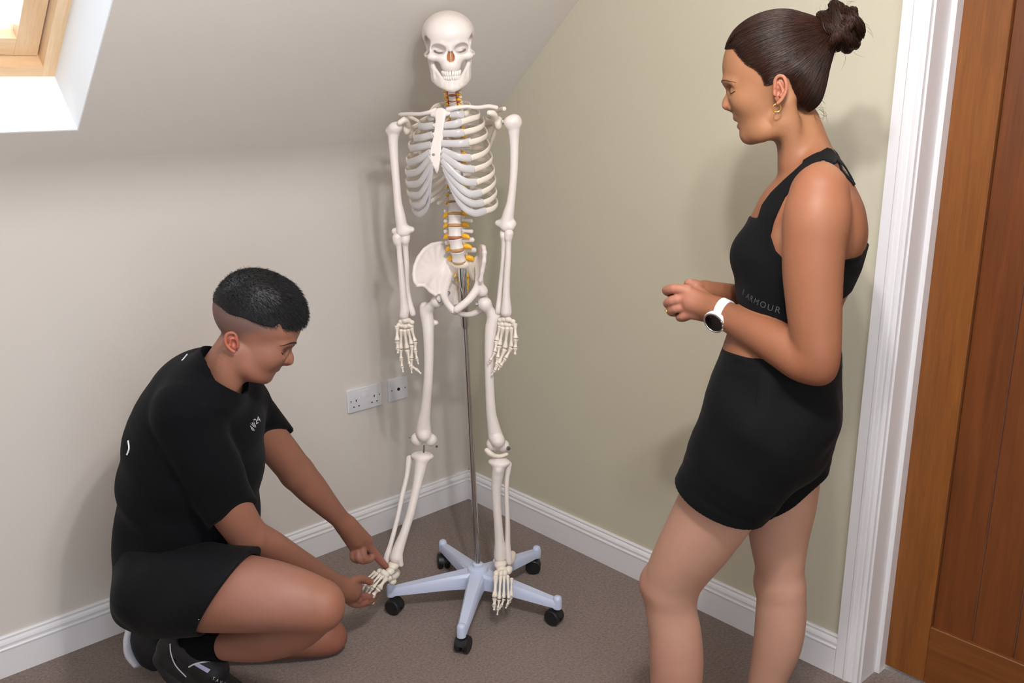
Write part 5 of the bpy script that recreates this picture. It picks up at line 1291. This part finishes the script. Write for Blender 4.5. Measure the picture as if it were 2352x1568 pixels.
for i in range(29):
    for j in range(4): Fw.append((i*4+j, i*4+(j+1) % 4, (i+1)*4+(j+1) % 4, (i+1)*4+j))
b = MB(); b.add(Vw, Fw + [(3, 2, 1, 0), (116, 117, 118, 119)]); b.build('strap', M_strap, wa, wc)
rc = WT.at(1541, 714, .026); rd_ = unit(WT.at(1551, 708, .042) - WT.at(1541, 715, .024))
gr = empty('gold_rings', rc); tag(gr, 'gold rings on the ring finger of the standing woman\u2019s clasped hand', 'ring')
a0 = unit(np.cross(rd_, UP)); b0 = np.cross(rd_, a0)
for o_ in (-.0016, .0022):
    tubem('band', [rc + rd_*o_ + (a0*math.cos(t) + b0*math.sin(t))*.0099 for t in np.linspace(0, 2*math.pi, 25)], .0012, M_gold, gr, rc, 8)
b = MB(); b.lathe([(.001, 0), (.0026, .001), (.0026, .002), (0, .004)], rc + rd_*-.0016 + unit(WT.N*.2 + WT.F + UP*.2)*.0098, unit(WT.N*.2 + WT.F + UP*.2), 10); b.build('stone', M_gold, gr, rc, True)
# ------------------------------------------------------------------ the crouching man
M_skinm = mat('skin_man', None, .56, spec=.4, attr=True, noise=(14, .06), bump=(260, .05, 3), sss=.12)
M_tee = mat('black_cotton', '#06070a', .9, noise=(6, .2), bump=(1100, .15, 2), sheen=.02, spec=.13)
M_shortm = mat('black_polyester', '#06070b', .75, noise=(6, .15), bump=(28, .3, 3), sheen=.015, spec=.18)
M_hairk = mat('black_hair', '#100e0f', .5, noise=(60, .3), spec=.4)
M_sock = mat('black_sock', '#0b0b0e', .9, bump=(700, .3, 2), spec=.1)
M_shoe = mat('black_shoe', '#111214', .6, bump=(400, .2, 2)); M_sole = mat('white_sole', '#d8d6de', .5); M_dsole = mat('dark_sole', '#1d1d1f', .6)
MT = side_frame(440, 1050, 2.16, 1, -.38); MH = side_frame(590, 780, 2.10, 1, -.05)
mb_ = np.array([*MT.at(480, 1500, 0)[:2], 0.]); ML = MT.N
mm = empty('person', mb_)
tag(mm, 'crouching man with short black hair, black t-shirt and shorts, holding the skeleton\u2019s foot', 'person')
def dr(lst): return [(*P(q[0], q[1], q[2]), q[3]*mpp(P(q[0], q[1], q[2])), *q[4:]) for q in lst]
def dch(lst, n=4, L=None): return chain(dr(lst), L, n)
def dball(px, py, D, r, ry=None, rl=None, rot=0.):
    p = P(px, py, D); k = mpp(p); a, b = AR*math.cos(rot) + AU*math.sin(rot), -AR*math.sin(rot) + AU*math.cos(rot)
    return Ell(p, (r*k, (ry or r)*k, rl if rl else r*k), np.array([a, b, AF]))
S = SDF()
S.add(fch(MT, [(472, 930, 0, 112, 1.5), (455, 1000, 0, 128, 1.4), (444, 1090, 0, 126, 1.2), (432, 1180, 0, 124, 1.05), (415, 1265, 0, 122, 1.1), (395, 1325, 0, 108, 1.25)], 4, ML), 0)
S.add(fch(MH, [(545, 800, 0, 48, 1.02), (522, 838, 0, 51, 1.05), (500, 872, 0, 53, 1.12), (487, 900, 0, 54, 1.25)], 6, MH.N), .03)
NSH = P(432, 965, 2.01); FSH = P(556, 935, 2.31)
for (a, b) in (((470, 880, 2.10), (440, 940, 2.02)), ((520, 880, 2.18), (552, 922, 2.30))): S.add(dch([(*a, 36), (*b, 50)], 2), .03)
# near arm: upper arm, then forearm passing behind the knee
S.add(dch([(432, 965, 1.99, 58), (470, 1050, 1.99, 56), (513, 1140, 2.01, 52), (553, 1205, 2.045, 46), (570, 1229, 2.06, 42)], 6), .03)
S.add(dch([(570, 1230, 2.06, 41), (618, 1256, 2.12, 40), (672, 1288, 2.20, 35), (724, 1316, 2.285, 29), (762, 1338, 2.345, 24), (778, 1346, 2.37, 23)], 6), .012)
# near hand: palm under the toes, thumb on top
S.add(dch([(776, 1346, 2.37, 22), (792, 1352, 2.39, 25), (806, 1358, 2.41, 24)], 4), .012)
pa = [P(786, 1334, 2.38), P(786, 1368, 2.385), P(822, 1376, 2.43), P(822, 1346, 2.43)]
S.add([Tri(pa[0], pa[1], pa[2], .0125), Tri(pa[0], pa[2], pa[3], .0125)], .012)
for fg in ([(806, 1338, 2.40, 11), (822, 1329, 2.425, 10), (838, 1331, 2.45, 9.2), (850, 1336, 2.463, 8)],
           [(816, 1366, 2.43, 10.5), (836, 1371, 2.47, 9.6), (852, 1370, 2.50, 8.8), (864, 1361, 2.515, 7.6)],
           [(812, 1374, 2.43, 10.5), (832, 1380, 2.465, 9.6), (848, 1378, 2.50, 8.8), (860, 1370, 2.515, 7.6)],
           [(806, 1376, 2.415, 10.5), (824, 1384, 2.45, 9.6), (842, 1383, 2.48, 8.6), (854, 1377, 2.50, 7.4)],
           [(798, 1376, 2.40, 9.5), (812, 1386, 2.42, 8.8), (828, 1387, 2.45, 7.8), (840, 1383, 2.465, 6.8)]): S.add(dch(fg, 3), .004)
# far arm reaching down, index finger on the ankle
S.add(dch([(556, 935, 2.31, 54), (598, 985, 2.35, 46), (640, 1032, 2.39, 42), (682, 1085, 2.43, 39)], 6), .03)
S.add(dch([(682, 1085, 2.43, 38.5), (712, 1118, 2.45, 36.5), (746, 1155, 2.48, 29), (774, 1184, 2.505, 23), (792, 1203, 2.52, 21)], 6), .012)
S.add(dch([(790, 1201, 2.52, 21), (804, 1218, 2.53, 23), (818, 1236, 2.54, 22)], 4), .012)
pa = [P(786, 1212, 2.525), P(806, 1200, 2.525), P(847, 1240, 2.545), P(815, 1262, 2.54)]
S.add([Tri(pa[0], pa[1], pa[2], .0135), Tri(pa[0], pa[2], pa[3], .0135)], .014)
for fg in ([(842, 1246, 2.545, 11), (858, 1268, 2.555, 9.6), (875, 1288, 2.568, 8.4), (887, 1301, 2.578, 7.0)],
           [(832, 1254, 2.54, 11), (835, 1278, 2.525, 9.8), (848, 1284, 2.535, 9), (856, 1276, 2.55, 8)],
           [(824, 1259, 2.54, 10.8), (823, 1280, 2.52, 9.6), (836, 1287, 2.528, 8.8), (846, 1281, 2.545, 7.8)],
           [(815, 1262, 2.54, 10), (812, 1279, 2.525, 9), (823, 1286, 2.53, 8.2), (833, 1281, 2.545, 7.2)],
           [(812, 1218, 2.56, 12), (834, 1242, 2.575, 11), (848, 1264, 2.575, 9.6), (853, 1275, 2.565, 8)]): S.add(dch(fg, 3), .004)
# near leg: thigh level, calf folded under it
S.add(dch([(385, 1352, 2.04, 82), (455, 1356, 1.99, 91), (540, 1361, 1.95, 89), (610, 1367, 1.93, 82), (672, 1376, 1.92, 72), (722, 1387, 1.92, 62), (731, 1392, 1.92, 58)], 7), .03)
S.add(dball(752, 1392, 1.915, 33, 46, .045), .02)
S.add(dch([(728, 1402, 1.925, 52), (690, 1446, 1.955, 44), (630, 1468, 1.99, 45), (575, 1478, 2.02, 41), (525, 1482, 2.05, 34), (480, 1484, 2.085, 29), (448, 1484, 2.11, 28)], 6), .010)
# far leg: kneeling
S.add(dch([(390, 1360, 2.28, 76), (500, 1400, 2.34, 72), (640, 1440, 2.40, 62), (740, 1460, 2.43, 46), (764, 1462, 2.435, 31)], 6), .02)
S.add(dch([(764, 1464, 2.435, 31), (660, 1478, 2.42, 34), (540, 1472, 2.40, 36), (430, 1458, 2.37, 30), (350, 1446, 2.34, 27)], 5), .012)
# --- head, tilted down
H = MH; R_ = math.radians
S.add(fball(H, 590, 716, 0, 99, .0755, 86, R_(-24)), .012)
S.add(fball(H, 628, 742, 0, 62, .064, 58, R_(-34)), .02)
S.add(fball(H, 616, 794, 0, 47, .055, 66, R_(-34)), .02)
S.add(fball(H, 572, 796, 0, 44, .0555, 58, R_(-34)), .03)
S.add(fball(H, 612, 834, 0, 25, .030, 29, R_(-34)), .014)
S.add(fball(H, 592, 822, 0, 38, .047, 50, R_(-34)), .03)
for s in (1, -1): S.add(fch(H, [(530, 808, s*.050, 20), (518, 845, s*.044, 24), (520, 885, s*.032, 22)], 5), .022)
for s in (1, -1):
    S.add(fch(H, [(546, 812, s*.048, 14), (562, 840, s*.046, 14), (588, 860, s*.032, 14), (606, 864, s*.011, 13)], 4), .022)
    S.add(fball(H, 624, 814, s*.036, 25, .017, 21), .03)
    S.add(fch(H, [(668, 785, s*.008, 10), (664, 783, s*.027, 10.5), (645, 788, s*.046, 10)], 4), .010)
    S.sub(fball(H, 650, 804, s*.031, 14, .016, 10), .012)
    S.add(fball(H, 636, 806, s*.035, 15, .0155, 12.5), .005)
    S.add(fch(H, [(645, 807, s*.022, 1.8), (645, 811, s*.032, 2.2), (635, 812, s*.045, 1.8)], 4), .0015)
    S.add(fball(H, 655, 828, s*.0120, 9.5, .0080, 8.5), .004)
    S.sub(fball(H, 656, 838, s*.007, 5, .0036, 3), .0015)
S.add(fch(H, [(658, 796, 0, 10.5), (660, 808, 0, 10), (664, 820, 0, 10.5), (663.5, 828, 0, 11)], 4), .006)
S.add(fch(H, [(657, 834, 0, 6), (647, 833, 0, 6.5)], 3), .005)
S.add(fch(H, [(640, 834, 0, 8, 1.8), (636, 841, 0, 8.6, 2.2)], 3, H.N), .006)
S.add(fch(H, [(617, 845, -.024, 3.4), (629, 847.5, -.013, 5.4), (635.5, 847, -.004, 6.2), (635.5, 847, .004, 6.2), (629, 847.5, .013, 5.4), (617, 845, .024, 3.4)], 4), .003)
S.add(fch(H, [(614, 848, -.022, 3.4), (621, 854, -.012, 5.8), (626, 855, -.004, 6.4), (626, 855, .004, 6.4), (621, 854, .012, 5.8), (614, 848, .022, 3.4)], 4), .0025)
S.add(fball(H, 608, 864, 0, 14.5, .018, 13), .010)
S.sub(fch(H, [(613, 847.5, -.022, 1.3), (627, 851.5, -.012, 1.6), (634, 852.5, 0, 1.9), (627, 851.5, .012, 1.6), (613, 847.5, .022, 1.3)], 4), .0012)
for s in (1, -1):
    e = [(545, 790), (542, 771), (532, 764), (521, 768), (517, 780), (521, 793), (530, 803), (538, 808)]
    S.add([fball(H, 532, 785, s*.074, 14, .006, 22, .25)], .004)
    S.add(fch(H, [(x, y, s*(.079 + .005*min(i, 4)/4), 3.9) for i, (x, y) in enumerate(e)], 3), .003)
    S.add(fch(H, [(540, 777, s*.079, 3.0), (529, 778, s*.082, 3.2), (529, 792, s*.080, 3.2)], 3), .003)
    S.add(fch(H, [(546, 787, s*.077, 4.2), (546, 797, s*.077, 4.2)], 2), .003)
    S.sub(fball(H, 537, 789, s*.083, 6, .008, 7), .002); S.sub(fch(H, [(536, 771, s*.083, 2.4), (525, 776, s*.085, 2.4), (524, 788, s*.085, 2.2)], 3), .002)
hlm = [(720, 756), (703, 757), (676, 762), (648, 758), (641, 744), (630, 752), (606, 748), (583, 740), (560, 730), (526, 724), (505, 712), (470, 700), (480, 600), (600, 560), (740, 640)]
fade = poly2(H, [(640, 758), (610, 760), (572, 765), (556, 772), (550, 790), (543, 786), (540, 764), (520, 760), (508, 790), (485, 770), (480, 680), (560, 690), (640, 735)], .065)
SKM = srgb('#8c5e4b')
mspots = [(lambda X: fade(X), srgb('#5d4e4b'), -.016, .012, .75), (lambda X: near(H, 532, 785, .08, 0.)(X), srgb('#a85846'), .016, .030, .7),
          (lambda X: near(H, 662, 830, 0, 0.)(X), srgb('#985a50'), .006, .02, .6), (lips(H, [(617, 845, -.024, 3.4), (629, 847.5, -.013, 5.4), (635.5, 847, -.004, 6.2), (635.5, 847, .004, 6.2), (629, 847.5, .013, 5.4), (617, 845, .024, 3.4)]), srgb('#7d4444'), .0002, .0022, .8), (lips(H, [(614, 848, -.022, 3.4), (621, 854, -.012, 5.8), (626, 855, -.004, 6.4), (626, 855, .004, 6.4), (621, 854, .012, 5.8), (614, 848, .022, 3.4)]), srgb('#7d4444'), .0002, .0022, .8),
          (lambda X: near(H, 605, 862, 0, 0.)(X), srgb('#8d6250'), .02, .055, .4), (lambda X: near(H, 590, 833, .055, 0.)(X), srgb('#5d3a34'), .0006, .0022, .8),
          (lambda X: np.sqrt(((X-P(870, 1280, 2.565))**2).sum(1)), srgb('#a5625a'), .01, .05, .5), (lambda X: np.sqrt(((X-P(830, 1360, 2.46))**2).sum(1)), srgb('#a5625a'), .02, .06, .5),
          (lambda X: np.sqrt(((X-P(540, 1190, 2.12))**2).sum(1)), srgb('#9a5f4c'), .02, .1, .5), (lambda X: np.sqrt(((X-P(745, 1400, 1.9))**2).sum(1)), srgb('#8c5844'), .02, .08, .5),
          (lambda X: np.sqrt(((X-P(600, 1350, 1.85))**2).sum(1)), srgb('#94695e'), .03, .16, .6), (lambda X: np.sqrt(((X-P(760, 1470, 2.42))**2).sum(1)), srgb('#97584a'), .02, .08, .6)]
_h0 = P(500, 895, 2.1)[2]; _c = P(835, 1290, 2.47)
FINEM = [((-3, -3, _h0), (3, 3, 3), .0018), (_c - [.16, .16, .16], _c + [.16, .16, .16], .0018)]
mbody = build_sdf('body', S, .0034, M_skinm, mm, mb_, 0, lambda V: paint(V, SKM, mspots), FINEM)
for s in (1, -1):
    A = spline([H.at(x, y, s*l) for x, y, l in ((674, 786, .014), (671, 783, .022), (660, 782, .036), (642, 789, .050))], 5)
    A = settle(S, A); tubem('eyebrow', A + S.grad(A)*.0005, [.0006 + .0013*math.sin(math.pi*min(1, .25+i/len(A)*.8)) for i in range(len(A))], M_hairk, mbody, mb_, 6)
    A = spline([H.at(x, y, s*l) for x, y, l in ((644, 812, .037), (640, 812.8, .041), (636, 812.2, .045), (632, 810, .049))], 4)
    A = settle(S, A); tubem('eyelashes', A + S.grad(A)*.0006, .0010, M_hairk, mbody, mb_, 6)
M_BODY = S
# --- hair: cropped sides, longer brushed-forward top
cap = SDF(); cap.add(fball(H, 590, 716, 0, 99, .0755, 86, R_(-24))); cap.add(fball(H, 628, 742, 0, 62, .064, 58, R_(-34)), .02)
capbase = SDF(); capbase.items = list(cap.items)
cap.add(fball(H, 604, 688, 0, 84, .060, 62, R_(-30)), .02); cap.add(fch(H, [(640, 690, 0, 40, 1.5), (668, 716, 0, 28, 1.6), (680, 738, 0, 15, 2.2)], 4, H.N), .015)
hf = poly2(H, hlm, .060); cap.off(lambda X: -.0002 - .0028*np.clip(-hf(X)/.03, 0, 1)); cap.cut([Fun(hf)], .004)
mh = build_sdf('hair', cap, .0024, M_hairk, mm, mb_, 1)
Vh = np.array([v.co[:] for v in mh.data.vertices]) + mb_
sel = Vh[np.where((capbase(Vh) > -.002))[0]]; X = sel[RNG.choice(len(sel), min(13000, len(sel)), False)]
n = cap.grad(X); fdn = H.F*.75 - UP*.65; edge = np.clip(-hf(X)/.035, 0, 1)[:, None]
front = np.clip(((X - H.at(600, 700, 0))@H.F + .02)/.09, 0, 1)[:, None]
d = n*(.12+.40*edge) + fdn*(.6+.7*front) + RNG.normal(0, .22, X.shape); d = d - n*np.minimum(0, (d*n).sum(1)-.12)[:, None]; d /= np.linalg.norm(d, axis=1)[:, None]
Ls = (.006 + .005*RNG.random(len(X)))[:, None]*(.55 + .45*edge + .55*front)
Vs, Fs = strand_mesh(np.stack([X - n*.001 + d*Ls*t - UP*.10*Ls*t*t for t in np.linspace(0, 1, 4)], 1), .00022 + .0002*RNG.random(len(X)))
tag(link('hair_strands', mesh_from('hair_strands', Vs, Fs, True, [M_hairk]), mh, mb_), kind='stuff')
# --- t-shirt
T = SDF()
T.add(fch(MT, [(470, 925, 0, 124, 1.5), (452, 1000, 0, 148, 1.32), (441, 1090, 0, 155, 1.18), (432, 1190, 0, 156, .98), (417, 1270, 0, 150, 1.0), (408, 1300, 0, 142, 1.05)], 5, ML), 0)
for (a, b) in (((464, 872, 2.10, 54), (430, 940, 2.00, 74)), ((520, 882, 2.18, 52), (552, 926, 2.30, 66))): T.add(dch([a, b], 2), .03)
T.add(fch(MH, [(504, 850, 0, 66, 1.2), (488, 892, 0, 78, 1.5)], 4, MH.N), .03)
sl1 = SDF().add(dch([(426, 955, 1.99, 70), (466, 1045, 1.99, 71), (510, 1130, 2.005, 66), (533, 1184, 2.03, 60), (556, 1232, 2.05, 55)], 5), 0)
ca = P(489, 1216, 2.03); cb = P(567, 1160, 2.03); nn = np.cross(cb-ca, AF); nn = nn if nn@AU < 0 else -nn
sl1.cut([Half((ca+cb)/2, unit(nn) + AF*-.15)], .001); T.add([wrapS(sl1)], .016)
sl2 = SDF().add(dch([(550, 925, 2.30, 58), (585, 965, 2.34, 60), (622, 1004, 2.375, 52), (660, 1050, 2.41, 46)], 5), 0)
ca = P(657, 984, 2.37); cb = P(596, 1024, 2.37); nn = np.cross(cb-ca, AF); nn = nn if nn@AU < 0 else -nn
sl2.cut([Half((ca+cb)/2, unit(unit(nn) + AF*-.22))], .001); T.add([wrapS(sl2)], .016)
def folds(X):
    x = (X-MT.O)@MT.F; z = (X-MT.O)@UP; y = (X-MT.O)@MT.N
    return -.0035*np.sin(26*x + 30*z + 7*y + 2*np.sin(9*z)) * np.clip((.16-z)/.2, 0, 1) - .002*np.sin(44*z - 20*x + 11*y)*np.clip((.1-z)/.15, 0, 1)
T.off(folds)
T.cut([Half(P(420, 1372, 2.15), -UP + MT.F*.25)], .003)
T.sub(dch([(536, 1186, 2.035, 53), (556, 1216, 2.05, 49), (574, 1250, 2.07, 44)], 3), .001); T.sub(dch([(622, 1012, 2.378, 45.5), (650, 1044, 2.405, 43), (690, 1095, 2.44, 40)], 3), .001)
T.sub(fch(MH, [(570, 770, 0, 66, 1.0), (540, 810, 0, 61, 1.08), (520, 844, 0, 69, 1.16), (512, 868, 0, 58, 1.18)], 5, MH.N), .004)
_c = P(512, 850, 2.12); tee = build_sdf('t_shirt', T, .0031, M_tee, mm, mb_, 1, None, [(_c - .13, _c + .13, .0018)])
for ch, x, y, hp, w, an_ in (('A', 577, 982, 12, .45, .5), ('W', 581.5, 975, 13, .45, .5), ('2', 586.5, 967, 13, .8, .45), ('4', 593, 962, 13, .8, .35), ('N', 581, 987, 6, .5, .7), ('P', 585.5, 979, 6, .6, .7)):
    letter('letter', ch, MT, x, y, -.02, hp, an_, T, M_white_print, tee, mb_, unit(ray(x, y)), w, .0012)
def surf_stroke(name, pts, r, Sd, m, parent, direction='ray', lift=.0006, n=4):
    A = on_surface(Sd, spline([P(*p) for p in pts], n), direction, lift); return tubem(name, A, r, m, parent, mb_, 6)
surf_stroke('back_print', [(418, 828, 1.9), (423, 823, 1.9), (430, 814, 1.9)], .0016, T, M_white_print, tee)
surf_stroke('back_print', [(295, 1012, 1.9), (297, 1030, 1.9), (292, 1044, 1.9)], .0022, T, M_white_print, tee)
# --- shorts
SH = SDF()
SH.add(fch(MT, [(408, 1250, 0, 134, 1.2), (396, 1320, 0, 124, 1.35), (390, 1345, 0, 116, 1.4)], 4, ML), 0)
t1_ = SDF().add(dch([(370, 1352, 2.04, 106), (450, 1352, 1.99, 108), (520, 1354, 1.955, 104), (590, 1360, 1.94, 100)], 5), 0)
ca = P(572, 1268, 1.93); cb = P(470, 1452, 1.96); nn = np.cross(cb-ca, AF); nn = nn if nn@AR > 0 else -nn
t1_.cut([Half((ca+cb)/2, unit(nn) - AF*.12)], .001); SH.add([wrapS(t1_)], .02)
SH.add(dch([(372, 1362, 2.28, 92), (470, 1388, 2.33, 86), (540, 1405, 2.36, 80)], 4), .02)
SH.off(lambda X: -.003*np.sin(30*((X-MT.O)@MT.F) - 34*((X-MT.O)@UP) + 12*((X-MT.O)@MT.N)))
SH.sub(dch([(500, 1360, 1.965, 97), (570, 1364, 1.94, 90), (640, 1370, 1.93, 84)], 3), .001)
SH.cut([Half(P(400, 1452, 2.0), -UP)], .006)
shm = build_sdf('shorts', SH, .0030, M_shortm, mm, mb_, 0)
surf_stroke('thread_mark', [(457, 1422, 1.8), (463, 1427, 1.8)], .0009, SH, M_white_print, shm)
# --- socks and trainers
so = SDF().add(dch([(520, 1482, 2.055, 37), (480, 1484, 2.085, 33), (450, 1485, 2.115, 34), (426, 1492, 2.125, 33)], 4), 0)
so.cut([Half(P(517, 1480, 2.055), P(525, 1482, 2.05) - P(470, 1484, 2.09))], .001)
sock = build_sdf('sock', so, .0026, M_sock, mm, mb_, 0); surf_stroke('sock_stripe', [(497, 1484, 1.9), (502, 1497, 1.9), (519, 1511, 1.9)], .0006, so, M_white_print, sock)
def zfix(p, z): p = np.array(p); p[2] = max(p[2], z); return p
sh = SDF(); shn = [(392, 1500, 2.14, 33), (420, 1520, 2.13, 36), (460, 1548, 2.11, 37), (510, 1582, 2.09, 36), (556, 1612, 2.07, 33), (590, 1636, 2.06, 27)]
sh.add(dch(shn, 5), 0); sh.add(dch([(386, 1482, 2.14, 24), (420, 1484, 2.13, 34), (452, 1500, 2.11, 38), (490, 1540, 2.09, 36)], 4), .012)
sh.cut([Half((0, 0, .003), -UP)], .004); sh.sub(dch([(440, 1462, 2.12, 30), (460, 1480, 2.11, 30)], 2), .004)
shoe = build_sdf('shoe', sh, .0028, M_shoe, mm, mb_, 0)
sole = SDF().add(dch([(378, 1512, 2.145, 26), (404, 1548, 2.14, 26), (446, 1588, 2.12, 25), (500, 1625, 2.10, 24), (560, 1652, 2.07, 22)], 5), 0); sole.cut([Half((0, 0, .002), -UP)], .003)
build_sdf('sole', sole, .0028, M_dsole, shoe, mb_, 0)
SU = SDF(); SU.items = sh.items + sole.items
surf_stroke('heel_piping', [(391, 1478, 1.95), (393, 1500, 1.95), (404, 1528, 1.95), (428, 1554, 1.95)], .0016, SU, M_white_print, shoe)
surf_stroke('shoe_stripe', [(434, 1531, 1.95), (448, 1524, 1.95), (472, 1519, 1.95), (496, 1516, 1.95)], .0020, SU, M_white_print, shoe)
mark('shoe_tab', [[(-15, -14), (-6, -17), (18, 6), (11, 13)]], MT, 464, 1536, .06, SU, mat('lilac_tab', '#b5b1d4', .5), shoe, mb_, unit(ray(464, 1536)), 1.0)
for i, ch in enumerate('TAVA'): letter('letter', ch, MT, 491+i*8, 1557+i*4.2, .06, 7, -.5, SU, M_white_print, shoe, mb_, unit(ray(500, 1560)), .8, .0012)
fs = SDF().add(dch([(330, 1438, 2.345, 28), (334, 1470, 2.335, 32), (344, 1500, 2.33, 30), (356, 1518, 2.325, 22)], 5), 0); fs.add(dch([(352, 1448, 2.34, 30), (362, 1490, 2.33, 26)], 4), .012); fs.cut([Half((0, 0, .003), -UP)], .004)
fsh = build_sdf('shoe', fs, .0028, M_shoe, mm, mb_, 0)
fso = SDF().add(dch([(306, 1436, 2.35, 12, 2.2), (300, 1465, 2.345, 12, 2.6), (304, 1495, 2.34, 12, 2.8), (318, 1520, 2.335, 10, 2.8)], 5, AF), 0); fso.cut([Half((0, 0, .002), -UP)], .003)
build_sdf('sole', fso, .0026, M_sole, fsh, mb_, 0)
fk = SDF().add(dch([(400, 1452, 2.36, 31), (360, 1446, 2.345, 29), (338, 1442, 2.34, 27)], 4), 0); build_sdf('sock', fk, .0028, M_sock, mm, mb_, 0)
tubem('shoelace', [P(376, 1440, 2.29), P(374, 1462, 2.29), P(371, 1482, 2.30)], .0018, M_sock, fsh, mb_)
tubem('shoelace', [P(390, 1438, 2.28), P(388, 1464, 2.28), P(398, 1470, 2.28), P(400, 1456, 2.28), P(390, 1440, 2.28)], .0018, M_sock, fsh, mb_)
